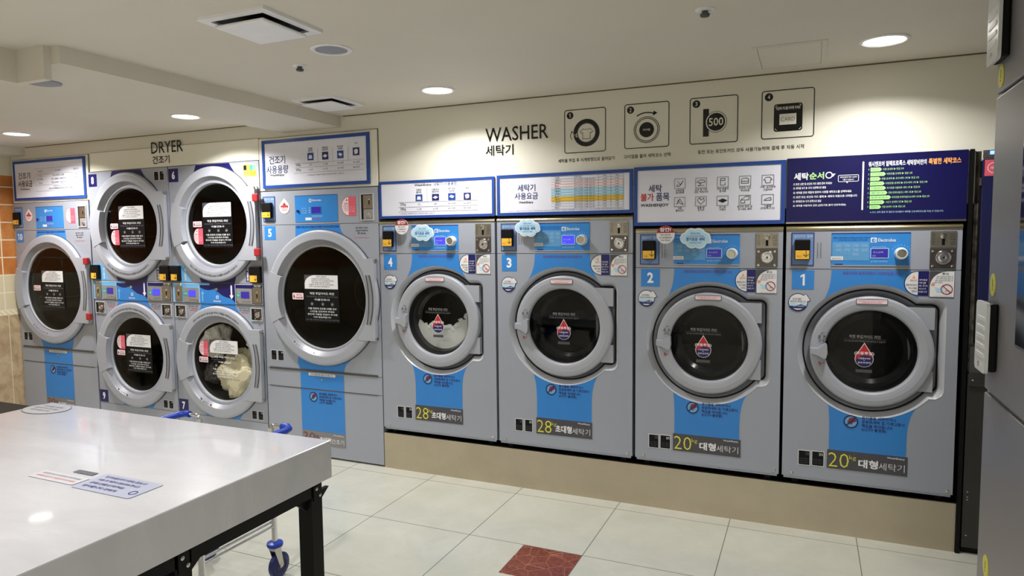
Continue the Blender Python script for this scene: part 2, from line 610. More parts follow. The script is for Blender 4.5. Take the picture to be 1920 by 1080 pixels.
    def line(s, pts, w, y, m, t=0.0006):
        """a thin drawn stroke in the XZ plane"""
        for (xa, za), (xb, zb) in zip(pts[:-1], pts[1:]):
            d = Vector((xb - xa, zb - za))
            if d.length < 1e-6:
                continue
            d.normalize()
            q = Vector((-d.y, d.x)) * w / 2
            e = d * w / 3
            s.prism([(xa - e.x - q.x, za - e.y - q.y), (xb + e.x - q.x, zb + e.y - q.y), (xb + e.x + q.x, zb + e.y + q.y), (xa - e.x + q.x, za - e.y + q.y)], y - t, y, m)
        return s

    def text(s, t, x0, x1, z0, z1, y, m, bold=0.0):
        """lettering stretched to fill the box, facing the room"""
        vs, fs, w, h = glyphs(t, bold)
        return s.add([(x0 + v[0] / w * (x1 - x0), y, z0 + v[1] / h * (z1 - z0)) for v in vs], fs, m)

    def one(s, x0, x1, z0, z1, y, m):
        w, h = x1 - x0, z1 - z0
        return s.prism([(x1 - w * .48, z0), (x1, z0), (x1, z1), (x1 - w * .40, z1), (x0, z1 - h * .16), (x0, z1 - h * .32), (x1 - w * .48, z1 - h * .20)], y - .0004, y, m)

    def textl(s, t, x, z, h, y, m, bold=0.01, al='l', maxw=None):
        """lettering of height h (Hangul body height), left / centre aligned on x"""
        vs, fs, w, hh = glyphs(t, bold)
        k = h / 0.8
        wd = w * k
        sx = k
        if maxw and wd > maxw:
            sx = maxw / w
            wd = maxw
        x0 = x if al == 'l' else (x - wd / 2 if al == 'c' else x - wd)
        return s.add([(x0 + v[0] * sx, y, z + v[1] * k) for v in vs], fs, m)

    def arctext(s, t, cx, cz, r, a0, a1, h, y, m, bold=0.0, inside=False):
        vs, fs, w, hh = glyphs(t, bold)
        out = []
        for v in vs:
            a = math.radians(a0 + (a1 - a0) * v[0] / w)
            rr = r + (v[1] / hh * h) * (-1 if inside else 1)
            out.append((cx + rr * math.cos(a), y, cz + rr * math.sin(a)))
        return s.add(out, fs, m)

    def paint(s, fn):
        s.v = [fn(v) for v in s.v]
        return s

    def build(s, name, parent=None):
        me = bpy.data.meshes.new(name)
        org = Vector((0, 0, 0))
        p = parent
        while p is not None:
            org += p.location
            p = p.parent
        me.from_pydata([(v[0] - org.x, v[1] - org.y, v[2] - org.z) for v in s.v], [], s.f)
        for m in s.mats:
            me.materials.append(m)
        me.polygons.foreach_set('material_index', s.mi)
        me.polygons.foreach_set('use_smooth', s.sm)
        me.update()
        bm = bmesh.new()
        bm.from_mesh(me)
        for e in bm.edges:
            if len(e.link_faces) == 2 and e.calc_face_angle(0) > 0.7:
                e.smooth = False
        bm.to_mesh(me)
        bm.free()
        o = bpy.data.objects.new(name, me)
        COL.objects.link(o)
        if parent is not None:
            o.parent = parent
        return o


def tag(o, label, cat, group=None):
    o['label'] = label
    o['category'] = cat
    if group:
        o['group'] = group
    return o


def thing(name, label, cat, loc, group=None):
    o = bpy.data.objects.new(name, None)
    o.empty_display_size = 0.1
    COL.objects.link(o)
    o.location = loc
    return tag(o, label, cat, group)


def struct(mb, name):
    o = mb.build(name)
    o['kind'] = 'structure'
    return o


# ================================================================== SETTING
XL, XR, YB, YF = -3.945, 3.95, 0.92, -6.2
struct(MB().box(XL - .1, XR + .1, YF - .1, YB + .1, -.1, 0, 'floor'), 'floor')
struct(MB().box(XL - .1, XR + .1, YF - .1, YB + .1, CEIL, CEIL + .1, 'ceil'), 'ceiling')
struct(MB().box(XL - .1, XL, YF, YB, 0, CEIL, 'tiles'), 'wall_left')
struct(MB().box(XR, XR + .1, YF, YB, 0, CEIL, 'cream'), 'wall_right')
struct(MB().box(XL, XR, YB, YB + .1, 0, CEIL, 'cream'), 'wall_back')
struct(MB().box(XL, XR, YF - .1, YF, 0, CEIL, 'cream'), 'wall_front')
# cream partition above the machines
struct(MB().box(-.172, XR, .012, .09, 1.64, CEIL, 'cream'), 'wall_bulkhead')
struct(MB().box(-1.158, -.172, .012, .09, 1.85, CEIL, 'cream'), 'trim_6')
struct(MB().box(-2.958, -1.158, .012, .09, 2.066, CEIL, 'cream'), 'trim_7')
struct(MB().box(XL, -2.958, .012, .09, 1.85, CEIL, 'cream'), 'trim_8')
# panel strip over the stacked dryers, with a brown strip painting the shadow line of its seam
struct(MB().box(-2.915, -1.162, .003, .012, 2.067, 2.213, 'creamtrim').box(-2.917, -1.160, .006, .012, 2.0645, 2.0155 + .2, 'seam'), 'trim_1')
struct(MB().box(-.44, XR, .009, .012, CEIL - .006, CEIL, 'seam').box(-3.74, -.96, .009, .012, CEIL - .005, CEIL, 'seam'), 'trim_shadow_line')  # thin brown strips painting the shadow line where wall meets ceiling
# dropped ceiling beam in front of the dryers, with its end boards, and the cornice box along the left wall
struct(MB().box(-.955, -.463, -1.815, .012, 2.24, CEIL, 'ceil'), 'trim_2')
struct(MB().box(-.70, -.52, -1.845, -1.815, 2.176, CEIL, 'ceil').box(-.73, -.70, -3.6, -1.815, 2.176, CEIL, 'ceil'), 'trim_3')
struct(MB().box(XL, -3.75, -3.6, .012, 2.245, CEIL, 'ceil'), 'trim_4')
# black post closing the row on the right
struct(MB().box(3.0315, 3.048, -.01, .4, 0, 1.885, 'black'), 'trim_5')


# ================================================================== CEILING FITTINGS
def downlight(x, y, label, k=1.0, spread=150, grp='ceiling downlights'):
    t = thing('ceiling_downlight', label, 'ceiling light', (x, y, CEIL), grp)
    MB().lathez([(.094, CEIL), (.094, CEIL - .004), (.084, CEIL - .008), (.078, CEIL - .004), (.078, CEIL)], x, y, 'ventwhite', 40).build('trim_ring', t)
    MB().lathez([(.078, CEIL - .003), (.04, CEIL - .0035), (.0, CEIL - .0035)], x, y, 'lamp', 40).build('diffuser', t)
    l = bpy.data.lights.new('downlight_beam', 'AREA')
    l.shape = 'DISK'
    l.size = .14
    l.energy = LIGHT_W * k
    l.color = LIGHT_COL
    l.spread = math.radians(spread)
    lo = bpy.data.objects.new('downlight_beam', l)
    COL.objects.link(lo)
    lo.parent = t
    lo.location = (0, 0, -.012)


for x, y, lb in ((.503, -.40, 'round lit ceiling downlight above the big WASHER lettering'),
                 (2.64, -.41, 'round lit ceiling downlight beside the square access hatch'),
                 (-1.34, -.44, 'round lit ceiling downlight left of the dropped beam, above dryer 6'),
                 (-3.02, -.48, 'round lit ceiling downlight nearest the left wall, above dryer 10'),
                 (-2.7, -3.1, 'unseen round ceiling downlight behind the camera on the far left'),  # from here on out of view, added to light machine fronts and table
                 (-.2, -3.6, 'unseen round ceiling downlight over the near end of the white table'),
                 (.55, -2.55, 'unseen round ceiling downlight directly over the white table'),
                 (2.9, -3.4, 'unseen round ceiling downlight near the grey kiosk and the camera'),
                 (-2.0, -5.2, 'unseen round ceiling downlight at the rear of the room, left'),
                 (.9, -5.2, 'unseen round ceiling downlight at the rear of the room, middle'),
                 (3.0, -5.2, 'unseen round ceiling downlight at the rear of the room, right')):
    downlight(x, y, lb, ((1.25 if x < -1 else (.70 if x < 2 else .60)) if y > -1 else (.5 if x < 0 and x > -1 else 1.0)), 140 if y > -1 else 155)


def diffuser(cx, cy, s, label):
    t = thing('ceiling_air_diffuser', label, 'air vent', (cx, cy, CEIL), 'square ceiling air diffusers')
    h = s / 2
    a = MB()
    w = .034
    for x0, x1, y0, y1 in ((cx - h, cx + h, cy - h, cy - h + w), (cx - h, cx + h, cy + h - w, cy + h), (cx - h, cx - h + w, cy - h + w, cy + h - w), (cx + h - w, cx + h, cy - h + w, cy + h - w)):
        a.box(x0, x1, y0, y1, CEIL - .012, CEIL, 'ventwhite')
    a.build('flange', t)
    MB().box(cx - h + w, cx + h - w, cy - h + w, cy + h - w, CEIL - .004, CEIL - .002, 'black').build('air_slot', t)
    q = h - w - .008
    MB().box(cx - q, cx + q, cy - q, cy + q, CEIL - .034, CEIL - .022, 'ventwhite', .006).box(cx - .03, cx + .03, cy - .03, cy + .03, CEIL - .023, CEIL - .003, 'ventwhite').build('centre_plate', t)


diffuser(.478, -1.672, .315, 'square white ceiling air diffuser nearest the camera, left of the round speaker')
diffuser(-.225, -.405, .30, 'square white ceiling air diffuser close to the wall, beside the dropped beam')

t = thing('ceiling_speaker', 'round ceiling speaker with grey grille, right of the near air diffuser', 'speaker', (.496, -1.288, CEIL))
MB().lathez([(.086, CEIL), (.086, CEIL - .004), (.08, CEIL - .008), (.068, CEIL - .006), (.068, CEIL)], .496, -1.288, 'ventwhite', 40).build('rim', t)
MB().lathez([(.068, CEIL - .002), (.04, CEIL - .006), (0, CEIL - .007)], .496, -1.288, 'grille', 40).build('grille', t)
t = thing('ceiling_speaker', 'shallow grey round plate on the underside of the beam at far left', 'speaker', (-.87, -1.63, 2.24))
MB().lathez([(.075, 2.24), (.075, 2.235), (.06, 2.231), (0, 2.23)], -.87, -1.63, 'grille', 40).build('grille', t)
for x, y, lb in ((.189, -1.129, 'small dark sprinkler head in the ceiling left of the round speaker'), (2.012, -1.122, 'small dark sprinkler head in the ceiling above the access hatch')):
    t = thing('sprinkler_head', lb, 'sprinkler', (x, y, CEIL), 'sprinkler heads')
    MB().lathez([(.034, CEIL), (.034, CEIL - .003), (.018, CEIL - .006), (0, CEIL - .006)], x, y, 'ventwhite', 24).build('escutcheon', t)
    MB().lathez([(.011, CEIL - .006), (.011, CEIL - .014), (.018, CEIL - .016), (.016, CEIL - .024), (.006, CEIL - .027), (0, CEIL - .027)], x, y, 'tub', 16).build('head', t)
t = thing('access_hatch', 'flat cream access hatch set in the ceiling near the right downlight', 'ceiling hatch', (2.275, -.315, CEIL))
x0, x1, y0, y1 = 2.125, 2.425, -.53, -.10
MB().box(x0, x1, y0, y0 + .02, CEIL - .004, CEIL, 'ceil').box(x0, x1, y1 - .02, y1, CEIL - .004, CEIL, 'ceil').box(x0, x0 + .02, y0 + .02, y1 - .02, CEIL - .004, CEIL, 'ceil').box(x1 - .02, x1, y0 + .02, y1 - .02, CEIL - .004, CEIL, 'ceil').build('frame', t)
MB().box(x0 + .0235, x1 - .0235, y0 + .0235, y1 - .0235, CEIL - .0042, CEIL, 'ceil').build('lid', t)


# ================================================================== WASHERS
def keyhole(cx, cz, R, xr, zc, hh, rc):
    """circle joined to a round-cornered hinge housing on its right side"""
    zt, zb = zc + hh, zc - hh
    a0 = math.degrees(math.asin(min(.98, (zt - cz) / R)))
    a1 = 360 - math.degrees(math.asin(min(.98, (cz - zb) / R)))
    p = arc(cx, cz, R, a0, a1, 56)
    p += arc(xr - rc, zb + rc, rc, 270, 360, 6)
    p += arc(xr - rc, zt - rc, rc, 0, 90, 6)
    return p


def curve(p0, p1, p2, n=8):
    return [((1 - t) ** 2 * p0[0] + 2 * t * (1 - t) * p1[0] + t * t * p2[0], (1 - t) ** 2 * p0[1] + 2 * t * (1 - t) * p1[1] + t * t * p2[1]) for t in [i / n for i in range(n + 1)]]


def blue_upper(mb, x, xl, xr, zt, cx, cz, R, al, ar, y, m):
    """vinyl between the seam and the door ring, flaring along the ring (angles al > ar)"""
    A = (cx + R * math.cos(math.radians(al)), cz + R * math.sin(math.radians(al)))
    B = (cx + R * math.cos(math.radians(ar)), cz + R * math.sin(math.radians(ar)))
    pts = curve((xl, zt), (xl, zt - (zt - A[1]) * .62), A, 8)
    pts += arc(cx, cz, R, al, ar, 24)[1:]
    pts += curve(B, (xr, zt - (zt - B[1]) * .62), (xr, zt), 8)[1:]
    mb.prism(pts, y - .0008, y, m)


def blue_lower(mb, xl, xr, zb, cx, cz, R, al, ar, y, m):
    A = (cx + R * math.cos(math.radians(al)), cz + R * math.sin(math.radians(al)))
    B = (cx + R * math.cos(math.radians(ar)), cz + R * math.sin(math.radians(ar)))
    pts = [(xl, zb), (xr, zb)]
    pts += curve((xr, A[1] - .15), (xr, B[1] - .05), B, 8)
    pts += arc(cx, cz, R, ar, al, 24)[1:]
    pts += curve(A, (xl, A[1] - .05), (xl, A[1] - .15), 8)[1:]
    mb.prism(pts, y - .0008, y, m)


def card_reader(t, x0, x1, z0, z1, rx0, rx1, rz0, rz1, yz, txt=True):
    p = MB().rect(x0, x1, z0, z1, -.0005, 'slate', .002).frame(x0, x1, z0, z1, .004, -.0025, 'inkblue')
    if txt:
        p.text('충전카드 결제', x0 + .012, x1 - .01, z1 - .027, z1 - .013, -.0036, 'cloud', .01)
    pl = p.build('reader_plate', t)
    b = MB().box(rx0, rx1, -.026, -.002, rz0, rz1, 'black', .005)
    rd = b.build('card_reader', t)
    ym = yz
    d = MB().rect(rx0 + .004, rx1 - .004, rz0 + .004, ym, -.0262, 'yellow')
    w = rx1 - rx0
    ax, az = rx1 - w * .26, ym - (ym - rz0) * .45
    d.line([(ax, ym + .004), (ax, az - .008)], .0026, -.0272, 'ink')
    d.line([(ax - .012, az + .002), (ax, az - .009), (ax + .012, az + .002)], .0026, -.0272, 'ink')
    d.text('카드', rx0 + .01, rx0 + w * .45, rz0 + .012, rz0 + .022, -.0272, 'ink')
    d.build('touch_pad', rd)
    for i in range(3):
        pass


def number_plate(t, x0, x1, z0, z1, digits, m, y=-.0005):
    w, h = x1 - x0, z1 - z0
    k = .33 if len(digits) == 1 else .62
    if digits == '1':
        k = .22
    p = MB().rect(x0, x1, z0, z1, y, m)
    a, b_ = z0 + h * .2, z0 + h * .8
    if digits == '1':
        p.one(x0 + w * .38, x0 + w * .58, a, b_, y - .0012, 'white')
    elif digits == '10':
        p.one(x0 + w * .17, x0 + w * .36, a, b_, y - .0012, 'white').text('0', x0 + w * .46, x0 + w * .84, a, b_, y - .0016, 'white', .035)
    else:
        p.text(digits, x0 + w * (.5 - k / 2), x0 + w * (.5 + k / 2), a, b_, y - .0016, 'white', .035)
    p.build('number_plate', t)


def twin_labels(t, boxes, y=-.0005):
    for i, (x0, x1, z0, z1) in enumerate(boxes):
        b = MB().rect(x0, x1, z0, z1, y, 'sticker').rect(x0 + .0035, x1 - .0035, z0 + .0035, z1 - .0035, y - .0008, 'black')
        w, h = x1 - x0, z1 - z0
        b.text('앱' if i == 0 else '결제', x0 + w * .58, x1 - w * .12, z1 - h * .3, z1 - h * .12, y - .0022, 'inkgrey' if i == 0 else 'white')
        for j in range(3):
            b.text('모바일 이용안내', x0 + w * .15, x1 - w * .15, z0 + h * (.14 + .13 * j), z0 + h * (.22 + .13 * j), y - .0022, 'inkgrey')
        b.build('info_label', t)


def no_litter(t, cx, cz, r, lines, y=-.0015, k=1.0):
    b = MB().disc(cx, cz, r * .93, y - .0004, y, 'paleblue', 28)
    b.prism([(cx - r * .5, cz - r * .1), (cx - r * .2, cz + r * .55), (cx + r * .5, cz + r * .7), (cx + r * .75, cz + r * .1), (cx + r * .25, cz - r * .15), (cx + r * .1, cz - r * .5)], y - .0008, y - .0004, 'brownred')
    b.ring(cx, cz, r, r * .8, y - .0014, y - .0008, 'inkblue', 36)
    b.line([(cx - r * .62, cz - r * .62), (cx + r * .62, cz + r * .62)], r * .2, y - .0012, 'inkblue')
    b.build('prohibition_mark', t)
    c = MB()
    for i, s_ in enumerate(lines):
        c.textl(s_, cx + r * 1.45, cz + r * (.52 - .62 * i), r * .42, y - .0006, 'inkblue', .02)
    c.build('notice_print', t)


NOTE = ('음식물을 세탁하거나', '운동화세탁 및 기계고장시', '책임을 져야합니다.', '(CCTV 촬영중)')

TYPE_A = dict(w=.823, top=1.626, strip=1.605, seam=1.413, card=(.030, .130, 1.428, 1.590), rd=(.041, .113, 1.455, 1.557), ym=1.503,
              pan=(.246, .578, 1.428, 1.589), lcd=(.415, .489, 1.467, 1.515), knob=(.536, 1.490, .031), logo=(.413, .520, 1.553),
              coin=(.696, .798, 1.421, 1.593, 1.511), num=(.033, .130, 1.309, 1.407), arcx=(.245, .579), cir=(.582, .692, 1.292, 1.408),
              note=(.697, .793, 1.287, 1.407), wat=(.030, .136, 1.184, 1.281), low=(.252, .588, .443), plate=(.247, .591, .346, .443),
              q=((.110, .162, .348, .424), (.172, .224, .348, .425)), red=(.342, .617, .033), screws=((.044, .289), (.795, .289)),
              c=(.418, .992), Rl=.343, Rg=.318, Ro=.293, Ri=.217, xr=.742, zc=1.003, hh=.250, hp=((1.117, 1.218), (.797, .898)), hx=.712,
              lbl=(.345, .480, 1.239, 1.267), name='28', big='초대형')
TYPE_B = dict(w=.753, top=1.557, strip=1.528, seam=1.336, card=(.028, .133, 1.353, 1.517), rd=(.044, .115, 1.382, 1.483), ym=1.429,
              pan=(.210, .547, 1.353, 1.513), lcd=(.383, .455, 1.393, 1.436), knob=(.509, 1.413, .029), logo=(.380, .487, 1.477),
              coin=(.626, .730, 1.343, 1.518, 1.438), num=(.034, .136, 1.234, 1.330), arcx=(.213, .553), cir=(.525, .626, 1.215, 1.331),
              note=(.628, .728, 1.208, 1.331), wat=(.018, .127, 1.122, 1.220), low=(.220, .557, .433), plate=(.213, .565, .338, .433),
              q=((.079, .137, .338, .416), (.142, .201, .340, .418)), red=(.316, .584, .033), screws=((.051, .291), (.731, .291)),
              c=(.392, .936), Rl=.328, Rg=.303, Ro=.270, Ri=.201, xr=.703, zc=.961, hh=.236, hp=((1.054, 1.157), (.757, .855)), hx=.657,
              lbl=(.324, .460, 1.168, 1.194), name='20', big='대형')


def washer(X, P, num, label, alert=False, cloud=False, lit=True, cloud_x=(.24, .42), cloud_z=(1.49, 1.595)):
    t = thing('washing_machine', label, 'washing machine', (X, 0, .262), 'coin washers in a row')
    w = P['w']
    cx, cz = X + P['c'][0], P['c'][1]
    zb = .275
    # cabinet shell
    hole = keyhole(cx, cz, P['Rl'], X + P['xr'], P['zc'], P['hh'], .045)
    b = MB()
    b.prism([(X + .004, zb), (X + w, zb), (X + w, P['seam'] - .0015), (X + .004, P['seam'] - .0015)], 0, .018, 'panel', [hole])
    b.box(X + .004, X + w, 0, .018, P['seam'] + .0015, P['strip'], 'panel')
    b.box(X + .012, X + w - .008, .004, .016, .262, zb, 'panel')
    b.box(X + .004, X + .02, .018, .78, .27, P['strip'], 'panel')
    b.box(X + w - .016, X + w, .018, .78, .27, P['strip'], 'panel')
    b.box(X + .02, X + w - .016, .76, .78, .27, P['strip'], 'panel')
    b.box(X + .02, X + w - .016, .018, .76, .27, .285, 'black')
    b.build('cabinet', t)
    # rounded steel top edge
    n = 8
    h = P['top'] - P['strip']
    prof = [(.02, P['strip'])] + [(-.004 + .03 * (1 - math.cos(PI / 2 * i / n)), P['strip'] + h * math.sin(PI / 2 * i / n)) for i in range(n + 1)] + [(.78, P['top']), (.78, P['strip'])]
    vs = [(X + .003, y, z) for y, z in prof] + [(X + w + .001, y, z) for y, z in prof]
    k = len(prof)
    fs = [(i, i + 1, k + i + 1, k + i) for i in range(k - 1)] + [tuple(range(k))[::-1], tuple(range(k, 2 * k))]
    MB().add(vs, fs, 'champ', True).build('top_trim', t)
    # blue vinyl
    v = MB()
    R = P['Rl'] + .001
    al = math.degrees(math.atan2(P['arcx'][0] - .043 + .0 - P['c'][0], 0)) if 0 else 129
    blue_upper(v, X, X + P['arcx'][0], X + P['arcx'][1], P['seam'] - .003, cx, cz, R, 129, 53, -.0002, 'blue')
    lv = MB()
    blue_lower(lv, X + P['low'][0], X + P['low'][1], P['low'][2], cx, cz, R, 237, 307, -.0002, 'blue')
    lv.build('lower_vinyl', t)
    vp = MB().text('전용세제와 섬유유연제가 자동투입됩니다!', X + P['arcx'][0] + .05, X + P['arcx'][1] - .045, P['seam'] - .026, P['seam'] - .010, -.0022, 'purple', .01)
    vp.build('vinyl_print', v.build('upper_vinyl', t))
    # moulded lip round the recess
    outer = keyhole(cx, cz, P['Rl'], X + P['xr'], P['zc'], P['hh'], .045)
    inner = keyhole(cx, cz, P['Rg'], X + P['xr'] - .024, P['zc'], P['hh'] - .026, .03)
    mid = keyhole(cx, cz, (P['Rl'] + P['Rg']) / 2, X + P['xr'] - .012, P['zc'], P['hh'] - .013, .04)
    lip = MB()
    nn = len(outer)
    vs = [(x, -.0012, z) for x, z in outer] + [(x, .016, z) for x, z in mid] + [(x, .044, z) for x, z in inner] + [(x, .062, z) for x, z in inner]
    fs = [(r * nn + i, r * nn + (i + 1) % nn, (r + 1) * nn + (i + 1) % nn, (r + 1) * nn + i) for r in range(2) for i in range(nn)]
    lip.add(vs, fs, 'lip', True)
    fs = [(2 * nn + i, 2 * nn + (i + 1) % nn, 3 * nn + (i + 1) % nn, 3 * nn + i) for i in range(nn)]
    lip.add(vs, fs, 'rubber', True)
    lip.build('recess_moulding', t)
    gin = keyhole(cx, cz, P['Rg'] - .007, X + P['xr'] - .031, P['zc'], P['hh'] - .033, .028)
    tub = MB().prism(keyhole(cx, cz, P['Rg'] + .001, X + P['xr'] - .023, P['zc'], P['hh'] - .025, .03), .040, .052, 'rubber', [gin])
    Rc = P['Ro'] - .008
    ci = []
    for x, z in gin:
        d_ = math.hypot(x - cx, z - cz)
        ci.append((cx + (x - cx) / d_ * Rc, cz + (z - cz) / d_ * Rc))
    ng = len(gin)
    tub.add([(x, .041, z) for x, z in gin] + [(x, .060, z) for x, z in ci] + [(cx + (x - cx) / Rc * (P['Ri'] - .006), .066, cz + (z - cz) / Rc * (P['Ri'] - .006)) for x, z in ci],
            [(r_ * ng + i, r_ * ng + (i + 1) % ng, (r_ + 1) * ng + (i + 1) % ng, (r_ + 1) * ng + i) for r_ in (0, 1) for i in range(ng)], 'bowl', True)
    tub.build('door_recess', t)
    # drum
    Rd = P['Ri'] + .03
    d = MB().lathe([(P['Ri'] - .005, .066), (P['Ri'] - .002, .12), (Rd, .14), (Rd, .52), (Rd - .03, .54), (0, .545)], cx, cz, 'drum', 48)
    for a in (90, 210, 330):
        c_, s_ = math.cos(math.radians(a)), math.sin(math.radians(a))
        x1_, z1_ = cx + (Rd - .02) * c_, cz + (Rd - .02) * s_
        d.box(x1_ - .02, x1_ + .02, .16, .5, z1_ - .02, z1_ + .02, 'drum', .008)
    d.build('drum', t)
    # door
    Ro, Ri = P['Ro'], P['Ri']
    dr = MB().lathe([(Ro - .006, .05), (Ro, .03), (Ro, .006), (Ro - .0015, -.004), (Ro - .005, -.008), (Ro - .011, -.0100), (Ro - .03, -.0115), (Ri + .022, -.0095), (Ri + .010, -.0070), (Ri + .004, -.003), (Ri + .001, .004), (Ri, .016)], cx, cz, 'door', 72)
    dr.lathe([(Ri, .016), (Ri - .004, .020), (Ri - .014, .045), (Ri - .012, .06)], cx, cz, 'rubber', 72)
    door = dr.build('door', t)
    xh = X + P['hx']
    for z0, z1 in P['hp']:
        def edge(z):
            d_ = abs(z - cz)
            q_ = abs(z - cz) == max(abs(z0 - cz), abs(z1 - cz))
            return cx + math.sqrt(max(.0001, ((Ro - .012) if q_ else (Ri + .024)) ** 2 - d_ * d_))
        MB().prism([(edge(z0), z0), (xh, z0), (xh, z1), (edge(z1), z1)], .004, .05, 'door').build('hinge', door)
    g = MB().lathe([(Ri - .002, .019), (Ri * .7, .015), (Ri * .35, .013), (.0, .0125)], cx, cz, 'clearglass' if num == '4' else 'glass', 64)
    g.build('door_glass', door)
    bw = MB().lathe([(Ri - .016, .045), (Ri - .03, .075), (Ri - .05, .095)], cx, cz, 'rim', 64)
    bw.build('inner_rim', door)
    # lever handle at nine o'clock
    k = Ro / .27
    hp = [(-.268, .012), (-.252, .008), (-.232, .010), (-.214, .026), (-.200, .036), (-.192, .03), (-.190, -.015), (-.195, -.040), (-.206, -.048), (-.222, -.034), (-.246, -.024), (-.268, -.020)]
    hm = MB().prism([(cx + a * k, cz + c * k) for a, c in hp], -.034, -.008, 'door')
    hm.prism([(cx + a * k * .985 - .002, cz + c * k * .86 - .001) for a, c in hp], -.040, -.034, 'door')
    hm.build('door_handle', door)
    mk = MB()
    for ox, oz, cl in ((-.226, .062, 'ink'), (-.203, .061, 'ink'), (-.222, -.072, 'red')):
        mk.ring(cx + ox * k, cz + oz * k, .0062, .0046, -.0135, -.0122, cl, 14)
        mk.line([(cx + ox * k - .003, cz + oz * k + .006), (cx + ox * k, cz + oz * k + .011), (cx + ox * k + .003, cz + oz * k + .006)], .0016, -.0126, cl)
    mk.ring(cx - .216 * k, cz + .036 * k, .013, .011, -.0135, -.0122, 'ink', 10, 20, 160)
    mk.ring(cx - .211 * k, cz + .070 * k, .016, .0145, -.0135, -.0122, 'ink', 10, 50, 130)
    mk.ring(cx - .216 * k, cz - .056 * k, .015, .013, -.0135, -.0122, 'red', 10, 200, 340)
    mk.build('lock_marks', door)
    lx0, lx1, lz0, lz1 = P['lbl']
    MB().rect(X + lx0, X + lx1, lz0, lz1, -.0128, 'plate').rect(X + lx0 + .003, X + lx1 - .003, lz0 + .003, lz1 - .003, -.0136, 'palepink') \
        .text('전용세제와 섬유유연제가 투입 됩니다', X + lx0 + .01, X + lx1 - .01, lz1 - .012, lz1 - .006, -.0150, 'red') \
        .text('세제를 별도로 넣지마세요', X + lx0 + .025, X + lx1 - .025, lz0 + .006, lz0 + .012, -.0150, 'red').build('warning_label', door)
    # glass print
    y = .0105
    gp = MB()
    gx = cx - .025 if P['name'] == '20' else cx + .0
    gp.text('적정 투입가이드 라인', gx - .068, gx + .068, cz + .062, cz + .079, y, 'kioskedge', .01)
    gp.rect(gx - .09, gx + .09, cz + .058, cz + .0588, y, 'inkgrey', .0005)
    gp.text('도어 상단 표시선에 세탁물을 넘지 않게 할 수 있습니다', gx - .09, gx + .09, cz + .044, cz + .053, y, 'kiosk')
    dz = cz - .038
    rr_ = .041
    drop = arc(gx, dz, rr_, 140, 400, 24)
    hd = [(gx + rr_ * math.cos(math.radians(40)), dz + rr_ * math.sin(math.radians(40))), (gx, dz + rr_ * 1.95), (gx + rr_ * math.cos(math.radians(140)), dz + rr_ * math.sin(math.radians(140)))]
    gp.prism(drop + hd[1:2], y - .0006, y, 'white')
    sc = .94
    gp.prism([(gx + (a - gx) * sc, dz + (c - dz) * sc) for a, c in drop + hd[1:2]], y - .0012, y - .0006, 'red')
    gp.prism([(gx + (a - gx) * sc, dz + (c - dz) * sc) for a, c in arc(gx, dz, rr_, 190, 370, 20)] + curve((gx + rr_ * .88, dz + .007), (gx - .004, dz + .034), (gx - rr_ * .88, dz - .008), 10), y - .0018, y - .0012, 'navy')
    gp.text('(자동투입)', gx - .043, gx + .043, dz + .018, dz + .036, y - .003, 'white', .02)
    gp.text('고급합성세제', gx - .026, gx + .026, dz - .0015, dz + .007, y - .003, 'white', .01)
    gp.text('+', gx - .004, gx + .004, dz - .009, dz - .004, y - .003, 'white')
    gp.text('섬유유연제', gx - .028, gx + .028, dz - .0225, dz - .0135, y - .003, 'white', .01)
    gp.rect(gx - .036, gx + .036, dz - .068, dz - .052, y, 'plate' if num == '4' else 'tub', .0004)
    gp.text('세탁물이 끼지않게 주의', gx - .034, gx + .034, dz - .066, dz - .054, y - .0015, 'inkgrey')
    gp.build('glass_print', door)
    # control area
    x0, x1, z0, z1 = P['card']
    a0, a1, c0, c1 = P['rd']
    card_reader(t, X + x0, X + x1, z0, z1, X + a0, X + a1, c0, c1, P['ym'])
    x0, x1, z0, z1 = (X + P['pan'][0], X + P['pan'][1], P['pan'][2], P['pan'][3])
    pm = MB().box(x0, x1, -.003, 0, z0, z1, 'panelblue')
    pm.rect(x0, x1, z1 - .004, z1, -.003, 'inkblue')
    pm.rect(x0, x1, z0, z0 + .004, -.003, 'door')
    # key field
    kx0, kx1 = x0 + .012, x0 + (x1 - x0) * .49
    pm.rect(kx0 - .008, kx1, z0 + .026, z1 - .045, -.003, 'keys')
    pm.text('세탁코스를 선택하신 후 결제하시면 바로 시작됩니다', x0 + .008, kx1 + .004, z1 - .027, z1 - .020, -.0042, 'inkblue', .01)
    pm.text('코스별 이용시간과 요금을 꼭 확인하세요', x0 + .03, kx1 - .01, z1 - .037, z1 - .031, -.0042, 'inkblue', .01)
    for r in range(3):
        for c in range(4):
            kx = kx0 + (kx1 - kx0) * (.06 + .245 * c)
            kz = z1 - .062 - .021 * r
            if r == 2 and c != 2:
                continue
            pm.frame(kx, kx + .022, kz - .006, kz + .006, .0008, -.0038, 'cloud', .0006)
            pm.text(('표준', '강력', '이불', '삶음')[c], kx + .004, kx + .018, kz - .003, kz + .003, -.0046, 'cloud')
    lx = X + P['logo'][0]
    lz = P['logo'][2]
    pm.rect(lx, lx + .025, lz - .011, lz + .012, -.003, 'white')
    pm.ring(lx + .0125, lz, .0085, .005, -.0046, -.0038, 'panelblue', 20)
    pm.prism([(lx + .0125, lz + .007), (lx + .0125, lz - .007), (lx + .006, lz)], -.0046, -.0038, 'panelblue')
    pm.text('Electrolux', lx + .031, X + P['logo'][1], lz - .0075, lz + .0085, -.0044, 'white', .01)
    pm.text('SMART CONTROL', X + P['lcd'][0] + .004, X + P['lcd'][1] - .008, P['lcd'][3] + .006, P['lcd'][3] + .011, -.0044, 'cloud')
